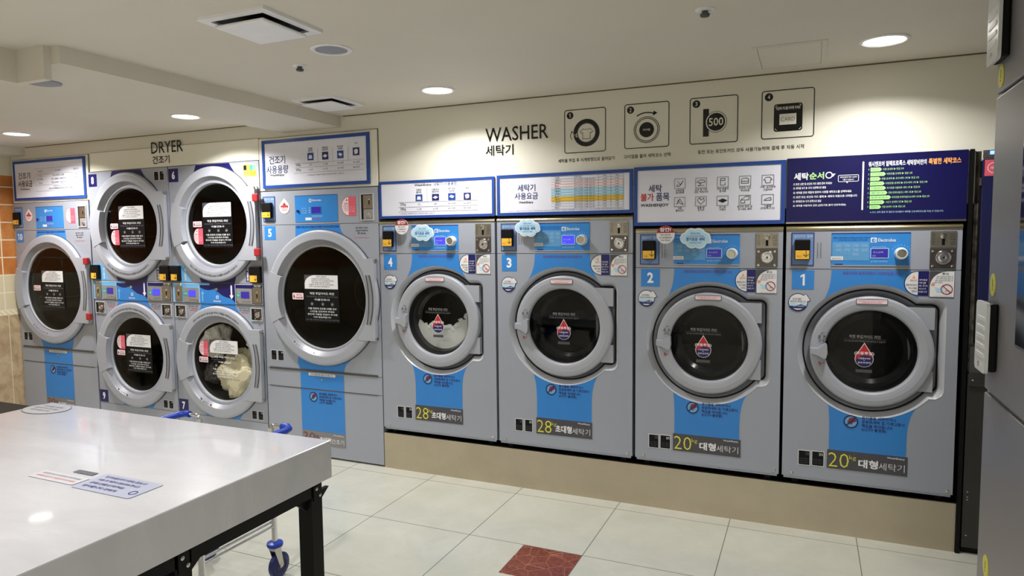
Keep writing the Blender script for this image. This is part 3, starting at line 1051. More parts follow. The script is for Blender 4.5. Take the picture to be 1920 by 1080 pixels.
    pm.text('▲ 다이얼로 코스를 선택하세요', X + P['lcd'][0], X + P['lcd'][1], P['lcd'][2] - .022, P['lcd'][2] - .014, -.0044, 'cloud')
    kx, kz, kr = X + P['knob'][0], P['knob'][1], P['knob'][2]
    for a in range(30, 160, 20):
        pm.disc(kx + (kr + .012) * math.cos(math.radians(a)), kz + (kr + .012) * math.sin(math.radians(a)), .0016, -.0044, -.003, 'cloud', 8)
    pm.rect(x0 - .002, x0 + .052, z0 + .028, z0 + .046, -.003, 'sticker', .0015)
    pm.text('24시간', x0 + .004, x0 + .046, z0 + .032, z0 + .042, -.0058, 'inkgrey')
    pm.rect(x0 + .016, x0 + .052, z0 + .004, z0 + .010, -.003, 'inkblue')
    pn = pm.build('control_panel', t)
    q = P['lcd']
    MB().frame(X + q[0] - .003, X + q[1] + .003, q[2] - .003, q[3] + .003, .003, -.003, 'cloud', .002).rect(X + q[0], X + q[1], q[2], q[3], -.003, 'lcd' if lit else 'lcdoff', .001) \
        .text('코스선택', X + q[0] + .008, X + q[0] + .05, q[2] + .022, q[2] + .03, -.0048, 'cloud').text('0:35', X + q[0] + .006, X + q[0] + .02, q[2] + .006, q[2] + .012, -.0048, 'cloud').build('display', pn)
    MB().lathe([(kr, -.003), (kr, -.008), (kr * .97, -.011), (kr * .9, -.034), (kr * .84, -.039), (kr * .72, -.040), (kr * .70, -.037), (0, -.036)], kx, kz, 'handlewhite', 40) \
        .lathe([(kr * .68, -.0372), (kr * .6, -.0385), (0, -.0385)], kx, kz, 'nickel', 32).build('control_knob', pn)
    # small vertical print beside the card reader
    vt = MB()
    for j in range(2):
        for i in range(9):
            vt.textl('잔액이 부족할 때는'[i] if '잔액이 부족할 때는'[i] != ' ' else '후', X + P['card'][1] + .012 + .014 * j, P['ym'] + .03 - .0085 * i, .0065, -.001, 'inkgrey')
    vt.build('side_print', t)
    # coin slot and lock
    x0, x1, z0, z1, zm = P['coin']
    x0 += X
    x1 += X
    cs = MB().box(x0, x1, -.006, 0, zm + .002, z1, 'brassgrey', .0015)
    xm = (x0 + x1) / 2
    cs.box(xm - .006, xm + .006, -.0075, -.006, zm + .014, zm + .05, 'black')
    cs.lathe([(.014, -.006), (.013, -.012), (.006, -.014), (0, -.014)], xm, zm + .056, 'nickel', 20)
    for a in range(-40, 60, 20):
        ang = math.radians(90 + a)
        cs.prism([(xm + .012 * math.cos(ang) - .002, zm + .056 + .012 * math.sin(ang)), (xm + .012 * math.cos(ang) + .002, zm + .056 + .012 * math.sin(ang)), (xm + .026 * math.cos(ang), zm + .056 + .026 * math.sin(ang))], -.0085, -.006, 'chrome')
    for j in range(5):
        cs.text('동전투입', x0 + .006, x0 + .018, z1 - .02 - j * .011, z1 - .013 - j * .011, -.0072, 'ink')
        cs.text('500원', x1 - .026, x1 - .006, z1 - .02 - j * .011, z1 - .013 - j * .011, -.0072, 'ink')
    cs.build('coin_slot', t)
    cl = MB().box(x0, x1, -.005, 0, z0, zm - .002, 'darkmetal', .0015)
    zl = (z0 + zm) / 2 + .004
    cl.lathe([(.034, -.005), (.033, -.010), (.029, -.014), (.026, -.010), (.022, -.010), (.021, -.020), (.015, -.022), (.008, -.02), (0, -.02)], xm + .002, zl, 'chrome', 36)
    cl.disc(xm + .002, zl, .004, -.0225, -.02, 'black', 10)
    for sx, sz in ((x0 + .012, z0 + .012), (x1 - .014, z0 + .012), (x0 + .012, zm - .014), (x1 - .014, zm - .014)):
        cl.lathe([(.0065, -.005), (.006, -.008), (0, -.009)], sx, sz, 'chrome', 14)
    cl.build('coin_lock', t)
    number_plate(t, X + P['num'][0], X + P['num'][1], P['num'][2], P['num'][3], num, 'blue')
    # half round caution sticker
    x0, x1, z0, z1 = P['cir']
    x0 += X
    x1 += X
    xm = x0 + (x1 - x0) * .57
    r = (z1 - z0) / 2
    zc = (z0 + z1) / 2
    c = MB()
    half = [(xm, z0), (xm, z1)] + [(xm + (xm - x0) * math.cos(math.radians(a)), zc + r * math.sin(math.radians(a))) for a in range(100, 261, 10)]
    c.prism(half, -.0018, -.0012, 'navy')
    c.prism([(xm + (a - xm) * .93, zc + (b_ - zc) * .94) for a, b_ in half], -.0024, -.0018, 'sticker')
    c.rect(xm, x1, z0, z1, -.0012, 'navy', .0008)
    c.prism([(xm - .026, z1 - .034), (xm - .01, z1 - .034), (xm - .018, z1 - .018)], -.003, -.0024, 'orange')
    c.text('세탁주의', xm - .034, xm - .006, z1 - .050, z1 - .039, -.0038, 'red')
    for j in range(3):
        c.text(('세탁물 투입 전에 꼭', '주머니 속 물품을', '확인하세요')[j], xm - .05 + .012 * j, xm - .004, zc - .012 - j * .015, zc - .003 - j * .015, -.0038, 'ink', .01)
    for j in range(5):
        c.text(('세탁물을', '꺼낼', '때 주의', '하시기', '바랍니다')[j], xm + .004, x1 - .006 - .006 * (j % 2), zc + .012 - j * .014, zc + .021 - j * .014, -.0034, 'sticker')
    c.build('caution_sticker', t)
    # white notice sticker
    x0, x1, z0, z1 = P['note']
    x0 += X
    x1 += X
    w_, h_ = x1 - x0, z1 - z0
    c = MB().rect(x0, x1, z0, z1, -.0012, 'plate')
    c.prism([(x0 + .003, z0 + .003), (x1 - .001, z0 + .003), (x1 - .001, z1 - .001)] + curve((x0 + w_ * .7, z1 - .001), (x0 + .01, z1 - .01), (x0 + .003, z0 + h_ * .45), 10), -.0028, -.002, 'sticker')
    c.text('주의', x0 + w_ * .5, x0 + w_ * .75, z1 - .018, z1 - .007, -.004, 'ink', .01)
    for j in range(4):
        c.text('세탁 중에 문을 열지 마세요'[:13 - 3 * (j == 3) * 2], x0 + w_ * (.28 - .03 * j), x1 - .006 - .04 * (j == 3), z1 - .028 - j * .009, z1 - .022 - j * .009, -.004, 'ink')
    c.disc(x0 + w_ * .15, z0 + h_ * .5, .008, -.0034, -.0028, 'skin', 14)
    c.prism([(x0 + w_ * .2, z0 + h_ * .42), (x0 + w_ * .3, z0 + h_ * .2), (x0 + w_ * .58, z0 + h_ * .2), (x0 + w_ * .56, z0 + h_ * .4), (x0 + w_ * .36, z0 + h_ * .36)], -.0034, -.0028, 'cloud')
    rx, rz = x0 + w_ * .7, z0 + h_ * .32
    c.ring(rx, rz, .024, .0205, -.004, -.0034, 'redlock', 30)
    c.line([(rx - .016, rz + .016), (rx + .016, rz - .016)], .003, -.0034, 'redlock')
    c.text('금지', rx - .008, rx + .012, rz - .012, rz - .003, -.004, 'red')
    c.text('고장의 원인이 됩니다', x0 + w_ * .2, x1 - .01, z0 + .005, z0 + .009, -.004, 'inkgrey')
    c.build('notice_sticker', t)
    # round water sticker with a splash tip
    x0, x1, z0, z1 = P['wat']
    r = (z1 - z0) / 2 * .94
    wx, wz = X + x0 + r, z0 + r
    c = MB().disc(wx, wz, r, -.0018, -.0012, 'inkblue', 36)
    tip = [(wx + r * .40, wz + r * .55), (wx + r * .72, wz + r * 1.0), (wx + r * .98, wz + r * .72), (wx + r * 1.28, wz + r * .22), (wx + r * .8, wz + r * .0)]
    c.prism(tip[::-1], -.0016, -.0010, 'inkblue')
    c.disc(wx, wz, r * .92, -.0026, -.0018, 'sticker', 36)
    c.prism([(wx + r * .40, wz + r * .5), (wx + r * .73, wz + r * .93), (wx + r * .93, wz + r * .69), (wx + r * 1.2, wz + r * .24), (wx + r * .7, wz + r * .05)][::-1], -.0029, -.0018, 'sticker')
    low = [p for p in arc(wx, wz, r * .92, 188, 352, 20)]
    c.prism(low + [(wx + r * .5, wz + r * .0), (wx, wz - r * .22), (wx - r * .5, wz - r * .0)], -.0034, -.0026, 'cloud')
    c.prism(arc(wx, wz, r * .92, 205, 335, 20) + [(wx + r * .3, wz - r * .2), (wx - r * .2, wz - r * .36)], -.0042, -.0034, 'inkblue')
    c.prism(arc(wx, wz, r * .8, 235, 305, 12), -.005, -.0042, 'sticker')
    c.text('순수한 물로', wx - r * .55, wx + r * .35, wz + r * .3, wz + r * .5, -.005, 'inkblue', .01)
    c.text('깨끗하게 세탁합니다!', wx - r * .8, wx + r * .8, wz + r * .02, wz + r * .2, -.005, 'inkblue', .01)
    c.text('연수기 설치매장', wx - r * .5, wx + r * .62, wz - r * .48, wz - r * .32, -.0056, 'white')
    c.build('water_sticker', t)
    # bottom plate
    x0, x1, z0, z1 = P['plate']
    x0 += X
    x1 += X
    w_, h_ = x1 - x0, z1 - z0
    c = MB().rect(x0, x1, z0, z1, -.0012, 'plate')
    c.text(P['name'], x0 + .006, x0 + w_ * .28, z0 + h_ * .1, z0 + h_ * .86, -.003, 'yelprint', -.012)
    c.text('kg', x0 + w_ * .285, x0 + w_ * .37, z0 + h_ * .52, z0 + h_ * .8, -.003, 'yelprint', -.01)
    xm = x0 + w_ * (.40 if P['name'] == '20' else .35)
    xn = x0 + w_ * .645
    c.text(P['big'], xm, xn, z0 + h_ * .2, z0 + h_ * .65, -.003, 'white', .03)
    c.text('세탁기', xn + .003, x1 - .012, z0 + h_ * .2, z0 + h_ * .58, -.003, 'white', -.008)
    c.text('WashEnjoy', x0 + w_ * .75, x1 - .012, z1 - h_ * .19, z1 - h_ * .07, -.003, 'white', .01)
    c.build('capacity_plate', t)
    twin_labels(t, [(X + a, X + b_, c_, d_) for a, b_, c_, d_ in P['q']])
    no_litter(t, X + P['red'][0], P['red'][1], P['red'][2], NOTE)
    for sx, sz in P['screws']:
        MB().lathe([(.0075, 0), (.007, -.004), (.004, -.006), (0, -.006)], X + sx, sz, 'nickel', 14).build('screw', t)
    for fx in (X + .05, X + w - .07):
        MB().box(fx, fx + .03, .03, .06, .2365, .272, 'black').build('foot', t)
    if alert:
        ax, az, r = X + .172 if P['name'] == '20' else X + .195, P['top'] - .043 if P['name'] == '20' else P['top'] - .044, .048
        c = MB().disc(ax, az, r, -.036, -.032, 'sticker', 36)
        c.prism(arc(ax, az, r, 12, 168, 20), -.037, -.036, 'redlock')
        c.text('잠깐!', ax - r * .62, ax + r * .6, az + r * .34, az + r * .78, -.0385, 'white', .03)
        for j in range(3):
            c.text(('세탁기 사용 전에', '꼭 사용방법을 확인', '하여 주세요'), 0, 0, 0, 0, 0, 'ink') if 0 else c.text(('세탁기 사용 전에', '꼭 사용방법을 확인', '하여 주세요')[j], ax - r * (.55 if j != 1 else .7), ax + r * (.55 if j != 1 else .7), az - r * (.1 + .3 * j), az + r * (.06 - .3 * j), -.0375, 'ink', .01)
        c.box(ax - .01, ax + .01, -.032, -.001, az - .006, az + .006, 'sticker')
        c.build('alert_disc', t)
    if cloud:
        bx0, bx1 = X + cloud_x[0], X + cloud_x[1]
        bz0, bz1 = cloud_z
        w_, h_ = bx1 - bx0, bz1 - bz0
        lobes = [(.20, .50, .27), (.38, .68, .30), (.62, .66, .32), (.82, .50, .28), (.66, .30, .30), (.40, .30, .28), (.92, .40, .14)]

        def outline(g):
            n_ = 72
            o_ = []
            for i in range(n_):
                a = 2 * PI * i / n_
                best = 0
                for lx_, lz_, lr in lobes:
                    px, pz, pr = (lx_ - .52) * w_, (lz_ - .5) * h_, lr * h_ + g
                    pr = max(pr, .001)
                    bq = px * math.cos(a) + pz * math.sin(a)
                    disc_ = bq * bq - (px * px + pz * pz - pr * pr)
                    if disc_ > 0:
                        best = max(best, bq + math.sqrt(disc_))
                o_.append((bx0 + .52 * w_ + best * math.cos(a), bz0 + .5 * h_ + best * math.sin(a)))
            return o_
        c = MB().prism(outline(.004), -.038, -.034, 'sticker').prism(outline(-.003), -.039, -.038, 'cloud')
        xm, zm = bx0 + .52 * w_, bz0 + .5 * h_
        c.text('알려드려요', xm - w_ * .16, xm + w_ * .16, zm + h_ * .2, zm + h_ * .29, -.0405, 'inkblue')
        c.text('고급 섬유유연제와 함께하는', xm - w_ * .3, xm + w_ * .3, zm + h_ * .07, zm + h_ * .14, -.0405, 'inkblue')
        c.text('향기로운 세탁', xm - w_ * .32, xm + w_ * .32, zm - h_ * .14, zm + h_ * .04, -.0405, 'frameblue', .02)
        c.text('자동투입 매장', xm - w_ * .2, xm + w_ * .2, zm - h_ * .27, zm - h_ * .19, -.0405, 'inkblue')
        c.box(xm - .01, xm + .01, -.034, -.001, zm - .006, zm + .006, 'sticker')
        c.build('cloud_sign', t)
    return t


washer(-.175 + .001, TYPE_A, '4', 'grey front-loading washer numbered 4 with white foam behind its glass', alert=True, cloud=True, cloud_x=(.262, .424), cloud_z=(1.495, 1.592))
washer(.6607, TYPE_A, '3', 'grey front-loading washer numbered 3, empty, without a red alert disc', cloud=True, cloud_x=(.135, .29), cloud_z=(1.515, 1.612))
washer(1.4971, TYPE_B, '2', 'grey front-loading washer numbered 2 with red alert disc and empty drum', alert=True, cloud=True, lit=False, cloud_x=(.25, .40), cloud_z=(1.443, 1.545))
washer(2.2614, TYPE_B, '1', 'grey front-loading washer numbered 1, rightmost of the row below the navy board', lit=False)


def blob(name, label, cat, cx, cy, cz, sx, sy, sz, m, seed, amp=.14, keep=None):
    bm = bmesh.new()
    bmesh.ops.create_icosphere(bm, subdivisions=6, radius=1)
    rnd = random.Random(seed)
    ph = [(rnd.uniform(0, 6), rnd.uniform(0, 6), rnd.uniform(0, 6), rnd.uniform(2, 7), rnd.uniform(2, 7), rnd.uniform(2, 7)) for _ in range(6)]
    for v in bm.verts:
        p = v.co
        f = sum(math.sin(p.x * a[3] + a[0]) * math.sin(p.y * a[4] + a[1]) * math.sin(p.z * a[5] + a[2]) for a in ph)
        q = Vector((p.x * 2.2 + seed, p.y * 2.2, p.z * 2.2))
        w = noise.noise(q) * .5
        f += 1.3 * (.5 - abs(noise.noise(q * 1.7 + Vector((w * 3, 0, w * 3))))) + .5 * (.5 - abs(noise.noise(q * 4.1 + Vector((w * 4, w, 0))))) - .9
        v.co = p * (1 + amp * f)
        v.co = Vector((v.co.x * sx, v.co.y * sy, v.co.z * sz))
    mb = MB()
    bm.verts.index_update()
    if keep:
        kx, kz, kr, ky = keep
        for v in bm.verts:
            dx, dz = v.co.x + cx - kx, v.co.z + cz - kz
            d_ = math.hypot(dx, dz)
            if d_ > kr:
                v.co.x, v.co.z = kx + dx / d_ * kr - cx, kz + dz / d_ * kr - cz
            v.co.y = max(v.co.y, ky - cy)
    mb.add([(v.co.x + cx, v.co.y + cy, v.co.z + cz) for v in bm.verts], [tuple(v.index for v in f.verts) for f in bm.faces], m, True)
    bm.free()
    mb.paint(lambda v: v)
    o = mb.build(name)
    me = o.data
    c = Vector((cx, cy, cz - sz * .8))
    for v in me.vertices:
        v.co = v.co - c
    o.location = c
    return tag(o, label, cat)


# foam inside washer 4: fills the lower half of the drum behind the glass
cx4, cz4 = -.174 + TYPE_A['c'][0], TYPE_A['c'][1]
f = MB()
nx = 26
R4 = TYPE_A['Ri'] - .022
front = []
for i in range(nx + 1):
    a = math.radians(196 + (344 - 196) * i / nx)
    front.append((cx4 + R4 * math.cos(a), cz4 + R4 * math.sin(a)))
tops = []
for i in range(nx + 1):
    x = front[-1][0] + (front[0][0] - front[-1][0]) * i / nx
    t_ = (x - cx4) / R4
    tops.append((x, cz4 - .055 + .05 * t_ * t_ + .10 * max(0, t_ - .45) + .008 * math.sin(i * 2.1) + .006 * math.sin(i * 5.3)))
f.prism(front + tops[1:-1], .075, .085, 'foam')
f.lathe([(R4 - .01, .10), (R4, .12)], cx4, cz4, 'foam', 8) if 0 else None
rnd = random.Random(3)
for i in range(46):
    j = rnd.randrange(nx + 1)
    x, z = tops[j]
    r = rnd.uniform(.008, .022)
    f.add(*((lambda bm: ([(v.co.x * r + x + rnd.uniform(-.01, .01), .082 + v.co.y * r * .5, v.co.z * r + z - .006) for v in bm.verts], [tuple(v.index for v in q.verts) for q in bm.faces]))((lambda b_: (bmesh.ops.create_icosphere(b_, subdivisions=2, radius=1), b_.verts.index_update(), b_)[2])(bmesh.new()))), 'foam', True)
o = f.build('laundry_foam')
tag(o, 'white foam and wash water filling the lower half of washer 4', 'foam')
o['kind'] = 'stuff'

# ================================================================== PLINTH
t = thing('steel_plinth', 'long brushed steel plinth carrying the four washers', 'plinth', (1.43, 0, 0))
MB().box(-.172, 3.03, 0, .02, .0, .234, 'plinth').box(-.172, 3.03, .02, .8, .22, .234, 'plinth').build('front_sheet', t)
MB().box(-.172, 3.03, .012, .8, .234, .2362, 'black').build('top_mat', t)


# ================================================================== DRYERS
def dryer_door(t, cx, cz, Ro, Ri, xr, ph, gy=.011, tint='dglass'):
    """big round dryer door: wide ring, sloped bowl, glass, left grip tab and right latch plate"""
    Rb = Ri + (Ro - Ri) * .42
    d = MB().lathe([(Ro - .002, -.0005), (Ro, -.008), (Ro, -.020), (Ro - .004, -.028), (Ro - .010, -.032), (Ro - .02, -.0335), (Rb + .004, -.0345), (Rb, -.034)], cx, cz, 'door', 80)
    d.lathe([(Rb, -.034), (Rb - .004, -.028), (Ri + .014, gy + .003), (Ri + .008, gy + .007)], cx, cz, 'bowl', 80)
    d.lathe([(Ri + .009, gy + .007), (Ri + .007, gy - .001), (Ri, gy - .002), (Ri - .004, gy + .011)], cx, cz, 'lip', 80)
    d.ring(cx, cz, Ro + .004, Ro - .004, -.006, -.0005, 'tub', 80)
    door = d.build('door', t)
    MB().lathe([(Ri, gy + .004), (Ri * .6, gy + .001), (Ri * .3, gy), (0, gy - .0005)], cx, cz, tint, 64).build('door_glass', door)
    if Ro:
        MB().ring(cx, cz, Ro - .002, Ri + .010, -.0362, gy, 'door', 18, 157, 203).build('grip_tab', door)
    hh = ph
    zt, zb = cz + hh, cz - hh
    rr_ = Rb
    a = math.degrees(math.asin(min(.95, hh / rr_)))
    pts = [(xr, zb), (xr, zt)] + arc(cx, cz, rr_, a, -a, 20)
    # grip slot as a hole in the latch plate
    gx = xr - .046
    sl = hh * .6
    slot = [(gx + .024 * (1 - (q / sl) ** 2) + .004, cz + q) for q in [sl * (-1 + 2 * i / 10) for i in range(11)]] + [(gx + .020 * (1 - (q / sl) ** 2) - .016, cz + q) for q in [sl * (1 - 2 * i / 10) for i in range(11)]]
    MB().prism(pts, -.0352, -.006, 'door').build('latch_plate', door)
    MB().prism(slot, -.0362, -.034, 'bowl').tube([(p[0] - .002, -.0355, p[1]) for p in slot[11:]], .0028, 'rubber', 8).tube([(gx + .024 * (1 - (q / sl) ** 2) + .008, -.035, cz + q) for q in [sl * (-1 + 2 * i / 14) for i in range(15)]], .0045, 'tub', 8).build('grip_slot', door)
    for z in (zt - .012, zb + .012):
        MB().box(xr - .004, xr + .008, -.036, -.012, z - .01, z + .01, 'nickel', .002).build('hinge_pin', door)
    return door


def dryer_print(door, w0, w1, wz0, wz1, pbox, pinkbox, y=.0085, step=1.0, film=True):
    c = MB().rect(w0, w1, wz0, wz1, y, 'plate')
    c.prism([(w0 + .003, wz0 + .003), (w1 - .002, wz0 + .003), (w1 - .002, wz1 - .002)] + curve((w0 + (w1 - w0) * .28, wz1 - .002), (w0 + .012, wz1 - .012), (w0 + .003, wz0 + (wz1 - wz0) * .4), 8), y - .0016, y - .0008, 'sticker')
    w_, h_ = w1 - w0, wz1 - wz0
    c.text('건조기 이용안내', w0 + w_ * .36, w0 + w_ * .66, wz1 - h_ * .17, wz1 - h_ * .07, y - .0028, 'ink', .01)
    ls = ('건조물을 넣고 문을 닫아주세요', '동전 또는 카드로 결제해 주세요', '건조 중에는 문을 열지 마세요', '이불은 두 번 나누어 건조하세요', '고장 시 관리자에게 연락바랍니다')
    for j, s_ in enumerate(ls):
        c.text(s_, w0 + w_ * (.22 if j < 3 else .14), w1 - w_ * (.12 if j % 2 else .24), wz1 - h_ * (.31 + .135 * j), wz1 - h_ * (.22 + .135 * j), y - .0028, 'inkgrey', .01)
    c.build('instruction_sticker', door)
    c = MB()
    z = wz0 - .02 * step
    xm = (w0 + w1) / 2 + .004
    if film:
        c.rect(w0 - .004, w1 + .006, wz0 - .225 * step, wz0 - .004, y, 'black', .0004)
    rows = (('적정 투입가이드 라인', .36, .017, 'white'), ('최대용량을 초과하지 말아주세요', .47, .011, 'inkgrey'), ('이불건조시', .22, .014, 'white'), (None, 0, .034, ''), ('이불 한장에 건조볼 2개를 넣고', .42, .013, 'white'), ('1시간을 건조하여 주세요', .36, .012, 'white'), ('중간에 이불을 뒤집어 주시면', .44, .012, 'white'), ('더욱 뽀송해집니다', .26, .011, 'white'), ('건조기를 이용하실 때에는 주머니를 비워주세요', .5, .011, 'inkgrey'))
    for s_, hw, h_, m_ in rows:
        h_ *= step
        if s_ is None:
            for q, (ch, ox) in enumerate((('①', -.3), ('②', 0.02), ('③', .3))):
                xx = xm + ox * w_
                c.ring(xx, z - h_ * .45, h_ * .36, h_ * .27, y - .0012, y - .0006, 'inkgrey', 18)
                c.text(('볼', '2', '60분')[q], xx - .006, xx + .006, z - h_ * .6, z - h_ * .3, y - .0012, 'white')
            z -= h_ + .006
            continue
        c.text(s_, xm - hw * w_, xm + hw * w_, z - h_, z, y - .0012, m_, .01)
        z -= h_ + .0075 * step
    c.build('glass_print', door)
    x0, x1, z0, z1 = pbox
    c = MB().rr(x0, x1, z0, z1, .006, y - .0008, y, 'palepink')
    c.text('6', x0 + .008, x0 + .022, z0 + .009, z1 - .009, y - .0022, 'brownred', .03)
    c.text('분당', x0 + .034, x1 - .01, z1 - .019, z1 - .007, y - .0022, 'red')
    c.text('500원', x0 + .03, x1 - .006, z0 + .007, z0 + .02, y - .0022, 'ink', .01)
    c.build('price_sticker', door)
    if pinkbox:
        half_sticker(door, *pinkbox, y)


def half_sticker(t, x0, x1, z0, z1, y=-.0012):
    xm = x0 + (x1 - x0) * .5
    zc, r = (z0 + z1) / 2, (z1 - z0) / 2
    half = [(xm, z0), (xm, z1)] + [(xm + (xm - x0) * math.cos(math.radians(a)), zc + r * math.sin(math.radians(a))) for a in range(100, 261, 10)]
    c = MB().prism(half, y - .0008, y, 'pink').prism([(xm + (a - xm) * .94, zc + (b_ - zc) * .95) for a, b_ in half], y - .0014, y - .0008, 'palepink')
    c.rect(xm, x1, z0, z1, y, 'pink')
    c.prism([(xm - .02, z1 - r * .42), (xm - .006, z1 - r * .42), (xm - .013, z1 - r * .2)], y - .002, y - .0014, 'redlock')
    c.text('건조주의', xm - .033, xm - .004, zc + r * .18, zc + r * .36, y - .0026, 'ink', .01)
    for j in range(3):
        c.text(('화재위험 있는', '기름 묻은 세탁물', '건조금지')[j], xm - .042 + .005 * j, xm - .003, zc - r * (.05 + .22 * j), zc + r * (.08 - .22 * j), y - .0026, 'brownred')
        c.text(('건조 후', '즉시 꺼내', '주세요')[j], xm + .005, x1 - .006, zc - r * (.15 + .22 * j), zc - r * (.03 + .22 * j), y - .002, 'palepink')
    c.build('caution_sticker', t)


def shell(t, X, w, ztop, holes, seams, z0=.012):
    b = MB()
    zs = [z0] + list(seams) + [ztop]
    for i in range(len(zs) - 1):
        a, c = zs[i] + (.0015 if i else 0), zs[i + 1] - (.0015 if i < len(zs) - 2 else 0)
        hs = [arc(hx, hz, hr, 0, 354, 60) for hx, hz, hr in holes if a < hz < c]
        b.prism([(X + .003, a), (X + w - .003, a), (X + w - .003, c), (X + .003, c)], 0, .015, 'panel', hs)
    b.box(X + .003, X + .018, .015, .85, z0, ztop, 'panel').box(X + w - .018, X + w - .003, .015, .85, z0, ztop, 'panel')
    b.box(X + .018, X + w - .018, .835, .85, z0, ztop, 'panel').box(X + .018, X + w - .018, .015, .835, ztop - .015, ztop, 'panel')
    b.box(X + .02, X + w - .02, .03, .8, 0, z0, 'black')
    return b.build('cabinet', t)


def dryer_drum(t, cx, cz, R):
    d = MB().lathe([(R + .006, .0155), (R, .06), (R + .02, .08), (R + .02, .6), (0, .61)], cx, cz, 'drumdark', 48)
    d.ring(cx, cz, R * .55, R * .5, .6, .605, 'nickel', 40)
    for a in (80, 200, 320):
        d.box(cx + (R - .01) * math.cos(math.radians(a)) - .018, cx + (R - .01) * math.cos(math.radians(a)) + .018, .1, .58, cz + (R - .01) * math.sin(math.radians(a)) - .018, cz + (R - .01) * math.sin(math.radians(a)) + .018, 'drumdark', .006)
    d.build('drum', t)


def red_block(door, x, z, y=-.047):
    return MB().box(x - .025, x + .025, y - .006, y + .02, z - .027, z + .027, 'redlock', .006).build('red_latch', door)


def single_dryer(X, w, num, label, dcx, prints, reds=()):
    t = thing('tumble_dryer', label, 'tumble dryer', (X, 0, 0), 'single tumble dryers with large doors')
    cz = 1.112
    cx = X + dcx
    Ri = .350
    Ro = .460
    shell(t, X, w, 1.842, [(cx, cz, Ri + .005)], (.478, .600, 1.611))
    v = MB()
    blue_upper(v, X, X + .301, X + .673, 1.608, cx, cz, Ro, 118.5, 63, -.0002, 'blue')
    v.build('upper_vinyl', t)
    A = [(cx + Ro * math.cos(math.radians(a)), cz + Ro * math.sin(math.radians(a))) for a in range(240, 302, 4)]
    xa, xb = X + .303, X + .672
    MB().prism([(xa, .606), (xb, .606), (xb + .018, .66), A[-1]] + A[::-1][1:] + [(xa - .02, .66)], -.001, -.0002, 'blue').build('lower_vinyl', t)
    MB().rect(xa, xb, .482, .592, -.0002, 'blue').build('drawer_vinyl', t)
    MB().rect(xa, xb, .185, .474, -.0002, 'blue').build('base_vinyl', t)
    MB().text('이불건조 시에는 반드시 건조볼을 넣고 세탁물이 끼이지 않게 주의하여 주세요', X + .308, X + .668, 1.585, 1.601, -.0022, 'inkblue', .015).build('vinyl_print', t)
    sl = MB().box(X + .03, X + w - .035, -.004, .012, .598, .613, 'tub')
    sl.box(X + .03, X + w - .035, -.002, .0, .474, .480, 'tub')
    sl.build('lint_drawer_slot', t)
    dryer_drum(t, cx, cz, Ri)
    door = dryer_door(t, cx, cz, Ro, Ri, X + w - .022, .268, 0.0)
    dryer_print(door, X + prints[0], X + prints[1], 1.170, 1.268, (X + prints[2], X + prints[3], 1.097, 1.142), None, y=-.0025)
    for z in reds:
        red_block(door, X + w - .012, z)
    MB().arctext('▲ 문을 당겨주세요 ▲', cx, cz, Ro - .085, 232, 262, .012, -.0355, 'ink').build('ring_print', door)
    # control strip
    card_reader(t, X + .023, X + .129, 1.634, 1.808, X + .028, X + .109, 1.659, 1.766, 1.700)
    dz, dx = 1.731, X + .212
    c = MB()
    dp = arc(dx, dz, .044, 150, 390, 20) + [(dx, dz + .062)]
    c.prism(dp, -.002, -.0012, 'palepink')
    c.prism([(dx - .03, dz + .012), (dx + .03, dz + .012), (dx + .034, dz + .004), (dx - .034, dz + .004)], -.0028, -.002, 'redlock').prism([(dx - .016, dz + .014), (dx + .016, dz + .014), (dx, dz + .034)], -.0028, -.002, 'redlock')
    c.text('건조주의', dx - .032, dx + .032, dz - .008, dz + .006, -.0036, 'red', .02)
    c.text('화재위험', dx - .022, dx + .022, dz - .024, dz - .013, -.0036, 'red')
    c.build('drop_sticker', t)
    x0, x1, z0, z1 = X + .305, X + .660, 1.626, 1.806
    pm = MB().box(x0, x1, -.003, 0, z0, z1, 'panelblue').rect(x0, x1, z1 - .003, z1, -.003, 'inkblue')
    pm.ring(x0 + .132, z1 - .035, .011, .007, -.0042, -.003, 'white', 20).rect(x0 + .122, x0 + .142, z1 - .048, z1 - .0465, -.003, 'white')
    pm.text('Electrolux', x0 + .15, x0 + .225, z1 - .041, z1 - .028, -.0042, 'white', .01)
    pm.disc(x0 + .026, z0 + .075, .009, -.012, -.003, 'inkblue', 18)
    for j in range(3):
        pm.text(('온도', '고온 건조', '저온')[j], x0 + .056, x0 + .1 + .006 * (j == 1), z0 + .088 - .015 * j, z0 + .096 - .015 * j, -.0042, 'cloud')
        pm.disc(x0 + .124, z0 + .094 - .015 * j, .003, -.0045, -.003, 'white', 10)
    pm.rect(x0 + .088, x0 + .14, z0 + .012, z0 + .03, -.003, 'sticker', .001)
    pm.text('이용시간을 확인하세요', x0 + .145, x0 + .23, z0 + .03, z0 + .045, -.0042, 'cloud')
    pm.text('0.0 / 500', x0 + .15, x0 + .2, z0 + .014, z0 + .024, -.0042, 'red')
    pn = pm.build('control_panel', t)
    MB().frame(x0 + .138, x0 + .222, z0 + .054, z0 + .104, .003, -.003, 'panelblue', .002).rect(x0 + .141, x0 + .219, z0 + .057, z0 + .101, -.003, 'lcdoff', .001).build('display', pn)
    half_sticker(t, X + .694, X + .806, 1.662, 1.785)
    coin_bay(t, X + .845, X + .949, 1.628, 1.802, True)
    number_plate(t, X + .026, X + .124, 1.509, 1.604, num, 'blue')
    nt = MB()
    for j in range(3):
        nt.text(('동전 투입 시 유의', '사항을 꼭 확인하여', '주세요')[j], X + .80 + .014 * (j == 2), X + .895 - .014 * (j == 2), 1.575 - .018 * j, 1.587 - .018 * j, -.0012, 'ink', .01)
    nt.text('잔돈은 반환되지 않습니다', X + .785, X + .91, 1.512, 1.520, -.0012, 'red')
    nt.build('side_print', t)
